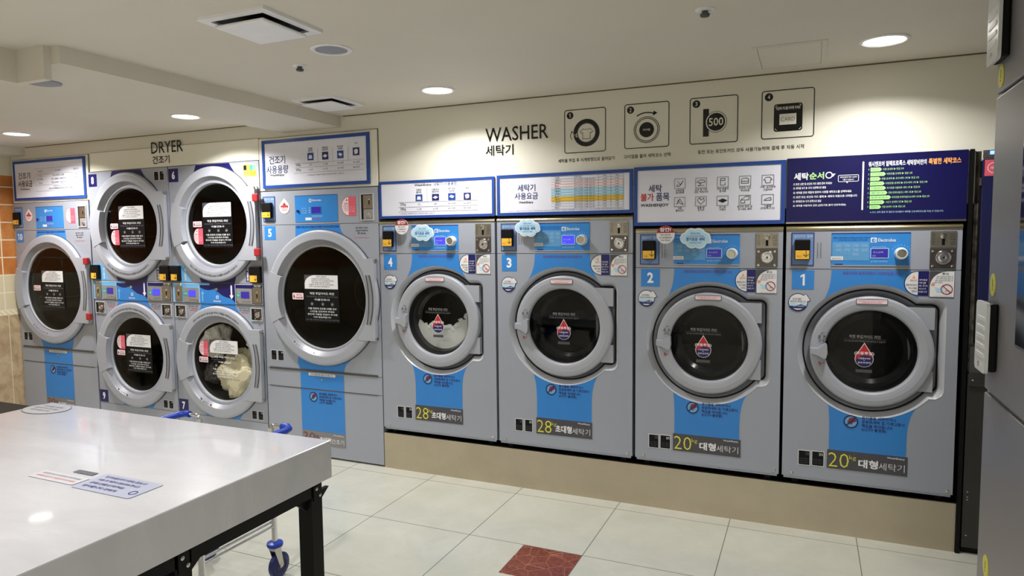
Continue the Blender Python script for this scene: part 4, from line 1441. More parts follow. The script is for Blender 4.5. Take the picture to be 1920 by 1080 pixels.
    twin_labels(t, [(X + .046, X + .098, .660, .733), (X + .108, X + .161, .659, .733)])
    MB().rr(X + .375, X + .602, .572, .591, .004, -.0022, -.0012, 'sticker').text('먼지거름망을 매일 청소합니다', X + .39, X + .585, .576, .587, -.0036, 'inkgrey', .01) \
        .lathe([(.009, -.001), (.008, -.006), (0, -.007)], X + .49, .553, 'nickel', 14).build('drawer_label', t)
    no_litter(t, X + .411, .424, .034, NOTE)
    x0, x1, z0, z1 = X + .303, X + .672, .090, .183
    c = MB().rect(x0, x1, z0, z1, -.0012, 'kiosk')
    c.text('30', x0 + .01, x0 + .11, z0 + .012, z1 - .012, -.003, 'brownred', -.01).text('kg', x0 + .115, x0 + .145, z0 + .045, z1 - .02, -.003, 'brownred')
    c.text('초대형', x0 + .15, x0 + .25, z0 + .02, z1 - .035, -.003, 'white', .03).text('건조기', x0 + .253, x1 - .012, z0 + .02, z1 - .04, -.003, 'white')
    c.text('WashEnjoy', x1 - .10, x1 - .014, z1 - .02, z1 - .009, -.003, 'white', .01)
    c.build('capacity_plate', t)
    return t, cx, cz


def coin_bay(t, x0, x1, z0, z1, tall):
    c = MB().frame(x0, x1, z0, z1, .006, -.001, 'lip', .006)
    c.rect(x0 + .006, x1 - .006, z0 + .006, z1 - .006, -.0005, 'tub', .0006)
    c.prism([(x0 + .006, z1 - .006), (x0 + .03, z1 - .02), (x0 + .03, z0 + .006), (x0 + .006, z0 + .006)], -.002, -.0012, 'rubber')
    xm = (x0 + x1) / 2 + .010
    if tall:
        zm = z0 + (z1 - z0) * .42
        c.box(xm - .036, x1 - .007, -.010, -.001, zm + .002, z1 - .012, 'brassgrey', .001)
        c.box(xm + .008, xm + .014, -.012, -.010, zm + .03, zm + .058, 'black')
        c.lathe([(.007, -.01), (.006, -.014), (0, -.015)], xm + .011, zm + .062, 'chrome', 12)
        c.box(xm - .036, x1 - .007, -.008, -.001, z0 + .006, zm - .002, 'kioskedge', .001)
        c.lathe([(.015, -.008), (.014, -.014), (.009, -.012), (.008, -.02), (0, -.021)], xm + .012, z0 + .032, 'chrome', 20)
    else:
        zm = (z0 + z1) / 2
        c.box(xm - .034, x1 - .008, -.006, -.001, z0 + .008, z1 - .012, 'darkmetal', .001)
        c.lathe([(.021, -.006), (.02, -.014), (.015, -.016), (.013, -.012), (.011, -.022), (0, -.023)], xm + .004, zm - .002, 'chrome', 26)
        for sx, sz in ((xm - .024, z1 - .02), (xm - .024, z0 + .016), (x1 - .014, z0 + .016)):
            c.lathe([(.005, -.006), (.004, -.009), (0, -.0095)], sx, sz, 'chrome', 10)
    return c.build('coin_box', t)


single_dryer(-1.157, .982, '5', 'grey tumble dryer numbered 5 with a large round door, right of the stacked dryers', .518, (.365, .648, .258, .353))
single_dryer(-3.940, .98, '10', 'grey tumble dryer numbered 10 in the left corner by the tiled wall', .475, (.336, .614, .222, .312), reds=(1.352, .902))


def stacked_dryer(X, w, nu, nl, label, colour_sticker=False, reds=(), laundry=None):
    t = thing('stacked_dryer', label, 'tumble dryer', (X, 0, 0), 'stacked two-door tumble dryers')
    cx = X + .482
    zu, zl = 1.625, .612
    cx = X + .455
    Ri, Ro = .296, .417
    shell(t, X, w, 2.062, [(cx, zl, Ri + .005), (cx, zu, Ri + .005)], (.193, 1.043, 1.196))
    for zt, zc, m_, xa, xb in ((2.060, zu, 'navy', .285, .612), (1.040, zl, 'blue', .285, .618)):
        RR = Ro + .004
        v = MB()
        al, ar = (118, 61)
        A = (cx + RR * math.cos(math.radians(al)), zc + RR * math.sin(math.radians(al)))
        B = (cx + RR * math.cos(math.radians(ar)), zc + RR * math.sin(math.radians(ar)))
        pts = curve((X + xa, zt), (X + xa - .008, zt - .02), A, 6) + [p for p in arc(cx, zc, RR, al, ar, 20)[1:] if p[1] < zt - .001] + curve(B, (X + xb + .008, zt - .02), (X + xb, zt), 6)[1:]
        if zc + RR < zt:
            v.prism(pts, -.001, -.0002, m_)
        else:
            aa = math.degrees(math.asin((zt - zc) / RR))
            v.prism(curve((X + xa, zt), (X + xa - .008, zt - .02), A, 6) + arc(cx, zc, RR, al, 180 - aa, 6)[1:], -.001, -.0002, m_)
            v.prism(arc(cx, zc, RR, aa, ar, 6) + curve(B, (X + xb + .008, zt - .02), (X + xb, zt), 6)[1:], -.001, -.0002, m_)
        v.build('upper_vinyl' if zc == zu else 'middle_vinyl', t)
    RR = Ro + .002
    MB().prism([(X + .29, 1.199), (X + .62, 1.199)] + arc(cx, zu, RR, 296, 244, 16)[0:0] + [(cx + RR * math.cos(math.radians(a)), zu + RR * math.sin(math.radians(a))) for a in range(296, 243, -4) if zu + RR * math.sin(math.radians(a)) > 1.2], -.001, -.0002, 'navy').build('navy_vinyl', t)
    MB().prism([(X + .29, .197), (X + .62, .197)] + [(cx + RR * math.cos(math.radians(a)), zl + RR * math.sin(math.radians(a))) for a in range(298, 241, -4) if zl + RR * math.sin(math.radians(a)) > .2], -.001, -.0002, 'blue').build('lower_vinyl', t)
    for zc, hh in ((zu, .259), (zl, .258)):
        dryer_drum(t, cx, zc, Ri)
    for zc, up_ in ((zu, True), (zl, False)):
        door = dryer_door(t, cx, zc, Ro, Ri, X + w - .018, .259, tint='clearglass' if nl == '7' and not up_ else 'dglass')
        w0, w1 = X + .338, X + .618
        if up_:
            dryer_print(door, w0 - .012, w1 - .012, 1.678, 1.784, (X + .225, X + .312, 1.608, 1.650), (X + .227, X + .320, 1.480, 1.598), step=.98)
            for z in reds:
                red_block(door, X + w - .002, z)
            MB().arctext('건조기 이용이 끝나면 다음 손님을 위하여 건조물을 꺼내주세요 감사합니다', cx, zu, Ro - .052, 232, 308, .017, -.0355, 'ink', .01).build('ring_print', door)
        else:
            dryer_print(door, w0, w1, .672, .774, (X + .228, X + .318, .598, .640), (X + .230, X + .322, .648, .758), step=.9, film=nl != '7')
            MB().arctext('건조기 이용이 끝나면 다음 손님을 위하여 건조물을 꺼내주세요 감사합니다', cx, zl, Ro - .056, 127, 53, .017, -.0355, 'ink', .01).arctext('▲ PULL ▲', cx, zl, Ro - .09, 236, 258, .018, -.0355, 'ink').build('ring_print', door)
    number_plate(t, X + .006, X + .104, 1.947, 2.046, nu, 'navy')
    number_plate(t, X + .006, X + .102, .200, .300, nl, 'navy')
    if colour_sticker:
        x0, x1, z0, z1 = X + .745, X + .862, 1.957, 2.038
        c = MB().rect(x0, x1, z0, z1, -.001, 'yelprint')
        xm, zm = (x0 + x1) / 2, (z0 + z1) / 2
        c.rect(x0 + .004, xm - .028, zm + .003, z1 - .004, -.0018, 'ink').rect(xm + .004, xm + .024, zm + .003, z1 - .004, -.0018, 'teal').rect(xm + .024, x1 - .003, zm + .003, z1 - .003, -.0018, 'cyan')
        c.rect(x0 + .004, xm - .004, z0 + .004, zm - .003, -.0018, 'orange').rect(xm + .004, x1 - .004, z0 + .004, zm - .003, -.0018, 'gold')
        c.text('안전', x0 + .01, xm - .01, z0 + .012, zm - .012, -.0032, 'brownred').text('점검', xm + .01, x1 - .01, z0 + .012, zm - .012, -.0032, 'brownred')
        c.build('colour_sticker', t)
    else:
        twin_labels(t, [(X + .752, X + .802, 1.965, 2.036), (X + .812, X + .860, 1.965, 2.037)])
    twin_labels(t, [(X + .738, X + .786, .211, .277), (X + .797, X + .846, .210, .276)])
    # middle control strip
    z0, z1 = 1.048, 1.192
    lp = MB().box(X + .006, X + .276, -.006, 0, z0, z1, 'paleblue')
    lp.frame(X + .006, X + .276, z0, z1, .003, -.006, 'sticker', .001)
    lp.box(X + .112, X + .268, -.010, -.006, z0 + .006, z1 - .034, 'kioskedge')
    lp.rect(X + .116, X + .160, z0 + .05, z0 + .082, -.010, 'teal').text('건조', X + .122, X + .154, z0 + .058, z0 + .072, -.0118, 'white')
    lp.text('사용방법', X + .17, X + .24, z1 - .046, z1 - .039, -.0112, 'teal').text('시작 정지', X + .17, X + .25, z0 + .014, z0 + .026, -.0112, 'inkgrey')
    lp.disc(X + .256, z0 + .018, .008, -.013, -.010, 'nickel', 14)
    l = lp.build('left_controls', t)
    MB().rect(X + .168, X + .240, z0 + .044, z0 + .092, -.010, 'lcd' if colour_sticker else 'lcdoff', .002).build('display', l)
    rp = MB().box(X + .628, X + .886, -.006, 0, z0, z1, 'navy')
    rp.frame(X + .628, X + .886, z0, z1, .003, -.006, 'sticker', .001)
    rp.box(X + .640, X + .790, -.010, -.006, z0 + .006, z1 - .03, 'kioskedge')
    rp.rect(X + .642, X + .682, z0 + .05, z0 + .082, -.010, 'teal').text('건조', X + .648, X + .676, z0 + .058, z0 + .072, -.0118, 'white')
    rp.text('사용방법', X + .69, X + .76, z1 - .046, z1 - .039, -.0112, 'teal').text('시작 정지', X + .69, X + .77, z0 + .014, z0 + .026, -.0112, 'inkgrey')
    rp.disc(X + .650, z0 + .018, .008, -.013, -.010, 'nickel', 14)
    r = rp.build('right_controls', t)
    MB().rect(X + .687, X + .765, z0 + .045, z0 + .092, -.010, 'lcdoff' if colour_sticker else 'lcd', .002).build('display', r)
    for a, b_, par in ((.03, .100, l), (.797, .878, r)):
        c = MB().box(X + a, X + b_, -.012, -.006, z0 + .008, z1 - .022, 'brassgrey', .001)
        xm = X + (a + b_) / 2
        c.box(xm - .004, xm + .004, -.0135, -.012, z0 + .05, z0 + .08, 'black').lathe([(.009, -.012), (.008, -.017), (0, -.018)], xm, z0 + .085, 'chrome', 12).lathe([(.006, -.012), (.005, -.016), (0, -.017)], xm, z0 + .03, 'chrome', 12)
        c.rect(X + a + .01, X + b_ - .01, z1 - .018, z1 - .004, -.006, 'sticker', .001).text('동전', xm - .012, xm + .012, z1 - .016, z1 - .007, -.0084, 'ink', .01)
        c.build('coin_slot', par)
    cp = MB().box(X + .280, X + .622, -.005, 0, z0 - .004, z1 + .002, 'blue')
    wav = curve((X + .280, z1 - .028), (X + .36, z1 - .066), (X + .43, z1 - .034), 8) + curve((X + .43, z1 - .034), (X + .49, z0 + .05), (X + .56, z0 + .044), 8)[1:] + curve((X + .56, z0 + .044), (X + .60, z0 + .036), (X + .622, z0 + .01), 6)[1:]
    cp.prism(wav + [(X + .622, z1 + .002), (X + .280, z1 + .002)], -.0058, -.005, 'navy')
    cp.rect(X + .280, X + .38, z1 - .012, z1 + .002, -.0058, 'paleblue')
    cp.lathe([(.011, -.0058), (.010, -.012), (0, -.013)], X + .452, z1 - .04, 'chrome', 16)
    ax = X + .592
    cp.prism([(ax - .007, z1 - .008), (ax + .007, z1 - .008), (ax + .007, z0 + .062), (ax + .02, z0 + .062), (ax, z0 + .034), (ax - .02, z0 + .062), (ax - .007, z0 + .062)][::-1], -.0066, -.0058, 'white')
    ax = X + .305
    cp.prism([(ax - .006, z0 + .008), (ax + .006, z0 + .008), (ax + .006, z0 + .064), (ax + .016, z0 + .064), (ax, z0 + .088), (ax - .016, z0 + .064), (ax - .006, z0 + .064)], -.0066, -.005, 'paleblue')
    cp.frame(X + .440, X + .462, z0 + .034, z0 + .056, .004, -.005, 'white').text('Electrolux', X + .415, X + .486, z0 + .010, z0 + .023, -.0062, 'white', .015)
    cp.build('centre_panel', t)
    # card readers over the strip
    for rx0, rx1, side in ((.004, .094, 'l'), (.786, .882, 'r')):
        pl = MB()
        if side == 'l':
            pl.prism([(X + .004, 1.2), (X + .20, 1.2), (X + .115, 1.33), (X + .004, 1.33)], -.002, -.001, 'paleblue')
            for i, ch in enumerate('카드충전'):
                pl.textl(ch, X + .125, 1.276 - i * .022, .018, -.0032, 'white', .03)
        else:
            pl.rect(X + .732, X + .770, 1.212, 1.308, -.001, 'navy')
            for i, ch in enumerate('카드충전'):
                pl.textl(ch, X + .740, 1.285 - i * .023, .018, -.0032, 'white', .03)
        pl.build('reader_plate', t)
        rd = MB().box(X + rx0, X + rx1, -.026, -.001, 1.205, 1.322, 'black', .005).build('card_reader', t)
        ya, yb = (X + rx0 + .006, X + rx0 + .066) if side == 'l' else (X + rx0 + .004, X + rx0 + .070)
        MB().rect(ya, yb, 1.212, 1.258, -.0262, 'yellow').line([(yb - .014, 1.264), (yb - .014, 1.222)], .003, -.0272, 'ink').line([(yb - .024, 1.234), (yb - .014, 1.222), (yb - .004, 1.234)], .003, -.0272, 'ink').build('touch_pad', rd)
    coin_bay(t, X + .014, X + .128, .930, 1.026, False)
    coin_bay(t, X + .768, X + .876, .932, 1.026, False)
    nt = MB()
    for j in range(3):
        nt.text(('동전 투입구 안내', '반드시 500원 동전만', '사용하세요')[j], X + .655 + .012 * (j == 2), X + .755 - .012 * (j == 2), 1.012 - .015 * j, 1.022 - .015 * j, -.0012, ('ink', 'ink', 'red')[j], .01)
        nt.text(('동전 투입구 안내', '반드시 500원 동전만', '사용하세요')[j], X + .15 + .012 * (j == 2), X + .245 - .012 * (j == 2), 1.012 - .015 * j, 1.022 - .015 * j, -.0012, ('ink', 'red', 'red')[j], .01)
    nt.build('side_print', t)
    return t, cx


stacked_dryer(-2.952, .898, '8', '9', 'grey stacked dryer with doors numbered 8 and 9, both drums empty')
t6, cx6 = stacked_dryer(-2.050, .889, '6', '7', 'grey stacked dryer with doors numbered 6 and 7, bedding in the lower drum', colour_sticker=True, reds=(1.803, 1.423))
# laundry in dryer 7
K7 = (cx6, .612, .285, .021)
blob('bedding_bundle', 'cream quilt crumpled in the lower right of dryer 7', 'laundry', cx6 + .105, .125, .49, .215, .11, .205, 'linen', 11, .13, K7)
blob('bedding_bundle', 'white pillow showing at the upper left of dryer 7', 'laundry', cx6 - .175, .125, .75, .12, .10, .14, 'linenwhite', 5, .10, K7)
blob('bedding_bundle', 'white bedding edge at the right rim of dryer 7 above the quilt', 'laundry', cx6 + .225, .125, .742, .05, .07, .05, 'linenwhite', 21, .10, K7)
blob('dark_garment', 'dark grey garment at the lower left behind the glass of dryer 7', 'laundry', cx6 - .205, .13, .50, .07, .08, .09, 'dark_cloth', 9, .12, K7)


# ================================================================== SIGN BOARDS
def board(name, label, x0, x1, z0, z1, fr, outer=None, fm='frameblue', bm_='board', y=.010):
    """sign board with a coloured frame; returns the thing and the y of its face"""
    t = thing(name, label, 'sign', ((x0 + x1) / 2, 0, z0), 'sign boards above the machines')
    if outer:
        ox0, ox1, oz0, oz1 = outer
        MB().box(ox0, ox1, y - .012, y, oz0, oz1, 'creamtrim', .003).box(ox0 - .004, ox1 + .004, y - .003, y + .002, oz0 - .004, oz1 + .004, 'seam').build('backing_board', t)  # brown sheet behind the board paints a shadow line round its edge
        y -= .012
    f = MB()
    if fr:
        f.frame(x0, x1, z0, z1, fr, y, fm, .012)
        f.build('frame', t)
        MB().box(x0 + fr, x1 - fr, y - .008, y, z0 + fr, z1 - fr, bm_).build('face', t)
        return t, y - .009
    f.box(x0, x1, y - .012, y, z0, z1, bm_).build('face', t)
    return t, y - .013


def garment_icon(c, x0, x1, z0, z1, y, m, kind):
    c.rect(x0, x1, z0, z1, y, m)
    w, h = x1 - x0, z1 - z0
    P = lambda a, b_: (x0 + w * a, z0 + h * b_)
    sh = {0: [P(.2, .2), P(.8, .2), P(.72, .7), P(.28, .7)], 1: [P(.12, .45), P(.5, .25), P(.88, .5), P(.5, .72)],
          2: [P(.15, .5), P(.4, .75), P(.85, .55), P(.6, .25)], 3: [P(.3, .15), P(.75, .25), P(.8, .7), P(.55, .85), P(.2, .7)]}[kind]
    c.prism(sh, y - .0016, y - .0008, 'board')


def capacity_table(t, y, X0, cols, rows, top, xs, zs, kg, names):
    c = MB()
    ik = (0, 1, 2, 3)
    for i, xx in enumerate(xs):
        a, b_, z0, z1 = xx
        garment_icon(c, a, b_, z0, z1, y, 'frameblue' if i % 2 == 0 else 'inkblue', i)
        c.textl(names[i][0], (a + b_) / 2, z1 + .022, .011, y - .0008, 'ink', .01, 'c')
        c.textl(names[i][1], (a + b_) / 2, z1 + .007, .011, y - .0008, 'ink', .01, 'c')
    for z in zs:
        c.rect(cols[0], cols[1], z - .0006, z + .0006, y, 'inkgrey', .0004)
    for i in range(4):
        xm = (xs[i][0] + xs[i][1]) / 2
        for r in range(2):
            c.textl(kg[r][i + 1], xm, (zs[r] + zs[r + 1]) / 2 - .006, .012, y - .0008, 'inkgrey', 0, 'c')
        if i < 3:
            xv = (xs[i][1] + xs[i + 1][0]) / 2
            c.rect(xv - .0005, xv + .0005, zs[0], top, y, 'inkgrey', .0004)
    for r in range(2):
        c.textl(kg[r][0], cols[0] + .012, (zs[r] + zs[r + 1]) / 2 - .008, .018, y - .0008, 'inkgrey', .005)
    c.build('capacity_table', t)


# dryer capacity (above dryer 5)
t, y = board('sign_board', 'white blue-framed dryer capacity board above dryer 5', -1.118, -.227, 1.862, 2.191, .022, (-1.155, -.174, 1.848, 2.207))
MB().text('건조기', -1.058, -.917, 2.027, 2.083, y, 'inkblue', .012).text('사용용량', -1.083, -.892, 1.962, 2.018, y, 'inkblue', .012).text('WashEnjoy', -1.055, -.927, 1.940, 1.960, y, 'ink', .02).build('title', t)
capacity_table(t, y, 0, (-.838, -.270), 0, 2.11, ((-.724, -.674, 2.037, 2.086), (-.602, -.552, 2.035, 2.086), (-.479, -.429, 2.037, 2.086), (-.354, -.303, 2.049, 2.099)), (2.021, 1.992, 1.957),
               (('23kg', '2장', '4~5장', '30~40장', '40~45장'), ('30kg', '2~3장', '6~7장', '60~70장', '60~65장')), (('이불류', '침구류'), ('이불/담요', '침대커버'), ('와이셔츠', '바지류'), ('수건', '')))
MB().text('※ 사용용량은 세탁물의 부피와 무게에 따라 다를 수 있습니다', -.73, -.43, 1.935, 1.944, y, 'inkgrey').build('footnote', t)
# dryer fees (above dryer 10)
t, y = board('sign_board', 'white blue-framed dryer fee board above dryer 10', -3.888, -2.968, 1.863, 2.196, .022, (-3.922, -2.945, 1.846, 2.207))
MB().text('건조기', -3.822, -3.664, 2.045, 2.098, y, 'ink', .012).text('사용요금', -3.830, -3.640, 1.976, 2.030, y, 'ink', .012).text('WashEnjoy', -3.806, -3.674, 1.948, 1.966, y, 'ink', .02).build('title', t)
c = MB()
for z in (2.122, 2.075, 1.985, 1.935):
    c.rect(-3.60, -2.995, z - .0006, z + .0006, y, 'inkgrey', .0004)
for j, row in enumerate((('기본금액', '추가금액', '이용시간'), ('15 kg', '기본 4,000원 / 30분', '무료'), ('23 / 30kg', '기본 5,000원 / 30분 추가', '세제'), ('35 kg', '기본 6,000원 / 30분 추가', ''))):
    for i, s_ in enumerate(row):
        if s_:
            c.textl(s_, (-3.53, -3.30, -3.075)[i], (2.09, 2.051, 2.022, 1.993)[j], .015, y - .0008, 'inkgrey', 0, 'c', .19)
c.textl('섬유유연제 시트 2장 무료제공', -3.28, 1.965, .011, y - .0008, 'inkgrey', 0, 'c')
c.textl('건조시간은 세탁물의 양에 따라 추가될 수 있습니다', -3.27, 1.946, .012, y - .0008, 'ink', .01, 'c', .36)
c.build('fee_table', t)
# washer capacity (above washer 4)
t, y = board('sign_board', 'white blue-framed washer capacity board above washer 4', -.166, .650, 1.636, 1.871, .016)
MB().text('WashEnjoy', .097, .222, 1.829, 1.848, y, 'ink', .02).text('세탁기 사용용량', .234, .400, 1.828, 1.852, y, 'inkblue').build('title', t)
capacity_table(t, y, 0, (-.022, .540), 0, 1.822, ((.105, .154, 1.741, 1.782), (.223, .273, 1.741, 1.781), (.337, .388, 1.740, 1.782), (.444, .493, 1.739, 1.781)), (1.735, 1.705, 1.676),
               (('20kg', '1장', '4장', '40~50장', '50~60장'), ('28kg', '2~3장', '6~7장', '60~70장', '80~90장')), (('이불류', '침구류'), ('이불/담요', '침대커버'), ('와이셔츠', '바지류'), ('수건', '')))
MB().text('※ 사용용량은 세탁물의 부피와 무게에 따라 다를 수 있습니다', -.015, .24, 1.660, 1.668, y, 'inkgrey').build('footnote', t)
# washer fees (above washer 3)
t, y = board('sign_board', 'white blue-framed washer fee board with a mustard table band above washer 3', .667, 1.483, 1.635, 1.874, .018)
MB().text('세탁기', .800, .911, 1.775, 1.815, y, 'inkblue', .01).text('사용요금', .781, .927, 1.728, 1.768, y, 'inkblue', .01).text('WashEnjoy', .806, .898, 1.702, 1.718, y, 'ink', .02).build('title', t)
c = MB()
X0, X1 = 1.009, 1.430
c.rect(X0, X1, 1.786, 1.822, y, 'palepink').rect(X0, X1, 1.738, 1.786, y, 'cloud').rect(X0, X1, 1.710, 1.737, y, 'gold')
nr = 12
zt = 1.853
for i in range(nr + 1):
    z = zt - i * (zt - 1.668) / nr
    c.rect(X0, X1, z - .0005, z + .0005, y - .001, 'inkgrey', .0004)
    if i < nr:
        zz = z - .0125
        c.textl('코스명' if i == 0 else ('표준코스', '이불코스', '강력코스', '울코스')[i % 4], X0 + .022, zz, .008, y - .0016, 'ink')
        c.textl('세탁 방법' if i == 0 else '온수 본세탁 1회 ▶ 헹굼 %d회' % (2 + i % 2), 1.153, zz, .008, y - .0016, 'ink', 0, 'l', .125)
        c.textl('20kg' if i == 0 else '%d,%d00' % (4 + i // 4, i % 5), 1.325, zz, .008, y - .0016, 'ink', 0, 'c')
        c.textl('28kg' if i == 0 else '%d,%d00' % (5 + i // 4, i % 5), 1.395, zz, .008, y - .0016, 'ink', 0, 'c')
for xx in (1.149, 1.289, 1.360, 1.430):
    c.rect(xx - .0006, xx + .0006, 1.668, zt, y - .001, 'inkgrey', .0004)
c.build('fee_table', t)
MB().text('※ 온수 사용시 추가 요금이 발생하며 세탁코스에 따라 시간이 달라질 수 있습니다 고급 세제와 섬유유연제 자동투입', .74, 1.43, 1.658, 1.664, y, 'inkgrey').build('footnote', t)
# items not to be washed (above washer 2)
t, y = board('sign_board', 'white blue-framed board of ten line icons above washer 2', 1.490, 2.256, 1.563, 1.880, .019)
MB().text('세탁', 1.569, 1.641, 1.743, 1.783, y, 'inkblue', .015).text('불가', 1.526, 1.598, 1.696, 1.738, y, 'red', .02).text('품목', 1.610, 1.681, 1.696, 1.738, y, 'inkblue', .015).text('WASHENJOY', 1.526, 1.678, 1.661, 1.682, y, 'ink', .02).build('title', t)
caps = (('신발용품', '실내화류'), ('모자 및 가방', '모든 액세서리'), ('애완 동물의', '방석류'), ('자동차 시트', '쿠션용품'), ('가죽, 실크류와', '고급의류'),
        ('커튼', '블라인드'), ('동물 털', '옷가지'), ('러그류', '카페트'), ('페인트 묻은 옷', '및 100% 세척'), ('기름때', '(작업복/수건)'))
draw = (((.3, .75), (.55, .35), (.8, .8), (.45, .25), (.2, .25), (.3, .45)), ((.15, .6), (.4, .8), (.8, .75), (.85, .55), (.3, .5), (.15, .6), (.5, .4), (.2, .2), (.75, .25)), ((.3, .85), (.7, .85), (.7, .65), (.3, .65), (.3, .85), (.3, .4), (.3, .2), (.7, .2), (.7, .45)),
        ((.2, .3), (.2, .7), (.35, .8), (.65, .8), (.8, .7), (.8, .3), (.2, .3), (.2, .5), (.8, .5)), ((.15, .55), (.35, .8), (.65, .8), (.85, .55), (.7, .5), (.7, .25), (.3, .25), (.3, .5), (.15, .55)),
        ((.2, .25), (.5, .8), (.8, .2), (.5, .35), (.35, .7), (.3, .3)), ((.2, .7), (.4, .85), (.5, .6), (.75, .8), (.8, .5), (.5, .2), (.25, .45), (.2, .7)), ((.12, .5), (.5, .68), (.88, .5), (.5, .3), (.12, .5)),
        ((.15, .5), (.5, .5), (.5, .2), (.15, .2), (.15, .5), (.6, .85), (.85, .85), (.85, .5), (.6, .5)), ((.2, .4), (.45, .6), (.75, .65), (.8, .4), (.2, .4)))
for i in range(10):
    r_, q = divmod(i, 5)
    a = 1.708 + q * .1094
    z0 = 1.757 if r_ == 0 else 1.662
    c = MB().frame(a, a + .057, z0, z0 + .053 - .003 * r_, .0016, y, 'inkgrey')
    c.line([(a + .057 * p, z0 + .052 * s_) for p, s_ in draw[i]], .0022, y, 'ink')
    if i == 7:
        c.prism([(a + .057 * p, z0 + .052 * s_) for p, s_ in draw[i][:4]], y - .001, y - .0004, 'ink')
    for j in range(2):
        c.textl(caps[i][j], a + .0285, z0 - .014 - .0125 * j, .0098, y - .0004, 'ink', .01, 'c', .075)
    c.build('icon', t)
# navy board (above washer 1)
t, y = board('sign_board', 'navy blue washing-order board with green arrow bars above washer 1', 2.262, 3.026, 1.570, 1.885, 0, None, None, 'navyboard')
MB().box(2.262, 3.026, -.006, .010, 1.562, 1.570, 'nickel').build('frame', t)
c = MB().text('세탁', 2.295, 2.362, 1.776, 1.812, y, 'white', .03).text('순서', 2.365, 2.431, 1.777, 1.812, y, 'green', .03)
c.ring(2.453, 1.795, .0165, .0115, y - .0006, y, 'white', 24).prism([(2.464, 1.801), (2.482, 1.801), (2.470, 1.786)], y - .0012, y, 'white')
c.build('title', t)
c = MB().frame(2.493, 2.583, 1.760, 1.793, .0022, y, 'white', .0006, .006).prism([(2.528, 1.760), (2.538, 1.760), (2.533, 1.752)], y - .0006, y, 'white')
c.text('세탁방법에 따라 요금이', 2.501, 2.575, 1.778, 1.786, y - .001, 'white', .01).text('다를 수 있습니다', 2.514, 2.562, 1.766, 1.774, y - .001, 'white', .01)
c.build('speech_bubble', t)
c = MB()
for s_, xe, z in (('① 동전 교환 및 포인트 카드 충전 준비 하세요!', 2.467, 1.751), ('② 세탁물 넣기 ▶ 도어 오른쪽으로 돌림', 2.440, 1.731), ('③ 세탁물 양과 재질에 맞추어 사용할 세탁코스를 선택하세요', 2.553, 1.709), ('④ 동전 또는 포인트 카드 결제 ▶ 세탁이 자동으로 시작됩니다', 2.578, 1.687), ('⑤ 세탁종료 ▶ 도어 왼쪽으로 돌림', 2.420, 1.666), ('⑥ 세탁물 이동하여 건조 (건조기로 옮겨 건조하세요)', 2.530, 1.644)):
    c.text(s_, 2.293, xe, z - .0005, z + .0115, y, 'white', .02)
c.build('instruction_lines', t)
MB().rr(2.5975, 2.6045, 1.622, 1.853, .003, y - .0006, y, 'white').build('divider', t)
c = MB().text('워시엔조이 일렉트로룩스 세탁장비만의', 2.623, 2.862, 1.826, 1.851, y, 'white', .02).text('특별한 세탁코스', 2.870, 2.998, 1.825, 1.853, y, 'orange', .03)
c.build('heading', t)
ends = (2.680, 2.697, 2.676, 2.693, 2.699, 2.706, 2.721, 2.695, 2.681)
rows = ('찬물 본세탁 ▶ 헹굼 3회', '따뜻한물 본세탁 ▶ 헹굼 3회', '찬물 본세탁 ▶ 온수세탁 1회 ▶ 헹굼 3회', '따뜻한물 본세탁 ▶ 온수세탁 1회 ▶ 헹굼 3회', '뜨거운물 이불전용 세탁 1회 ▶ 헹굼3회', '찬물 란제리/울코스 세탁 1회 ▶ 헹굼 2회', '따뜻한물 란제리/울코스세탁 1회 ▶ 헹굼 2회', '고온수 본세탁 1회 ▶ 헹굼 2회', '찬물 본세탁 1회 ▶ 헹굼 2회')
rx = (2.770, 2.805, 2.833, 2.867, 2.838, 2.843, 2.877, 2.806, 2.780)
c = MB()
for i in range(9):
    z = 1.812 - i * .0221
    e = ends[i]
    c.prism([(2.632, z - .009), (e - .008, z - .009), (e, z), (e - .008, z + .009), (2.632, z + .009)], y - .0008, y, 'green')
    c.text(('표준', '온수', '강력', '삶음', '이불', '울', '울온수', '고온', '헹굼')[i] + '코스', 2.637, e - .012, z - .004, z + .005, y - .0016, 'teal')
    (c.one if i == 0 else c.text)(*((2.6230, 2.6262, z - .003, z + .005, y, 'green') if i == 0 else (str(i + 1), 2.6225, 2.6265, z - .003, z + .005, y, 'green')))
c.build('course_bars', t)
c = MB()
for i in range(9):
    z = 1.812 - i * .0221
    c.text(rows[i], ends[i] + .004, rx[i], z - .005, z + .005, y, 'green', .0)
c.text('※ 코스 세탁 종료 후 별도의 안내없이 세탁물 건조세탁코스를 하실 수 있습니다.', 2.635, 2.936, 1.606, 1.615, y, 'cloud')
c.build('course_lines', t)

# ================================================================== WALL LETTERING AND PICTOGRAMS
YW = .012
def letters(label, items, x, z, mt='gloss', off=0.0):
    t = thing('wall_lettering', label, 'lettering', (x, YW - off, z))
    for s_, x0, x1, z0, z1, b_ in items:
        vs, fs, w, h = glyphs(s_, b_)
        n = len(vs)
        m = MB().add([(x0 + v[0] / w * (x1 - x0), YW - off - .003, z0 + v[1] / h * (z1 - z0)) for v in vs], fs, mt)
        m.build('word', t)


letters('large black WASHER lettering with Korean below on the cream wall', (('WASHER', .591, .990, 2.074, 2.156, .004), ('세탁기', .592, .772, 1.992, 2.054, .01)), .79, 1.99)
letters('black DRYER lettering with Korean below, above the stacked dryers', (('DRYER', -2.218, -1.886, 2.169, 2.254, .006), ('건조기', -2.209, -2.029, 2.090, 2.150, .012)), -2.05, 2.09, off=.009)


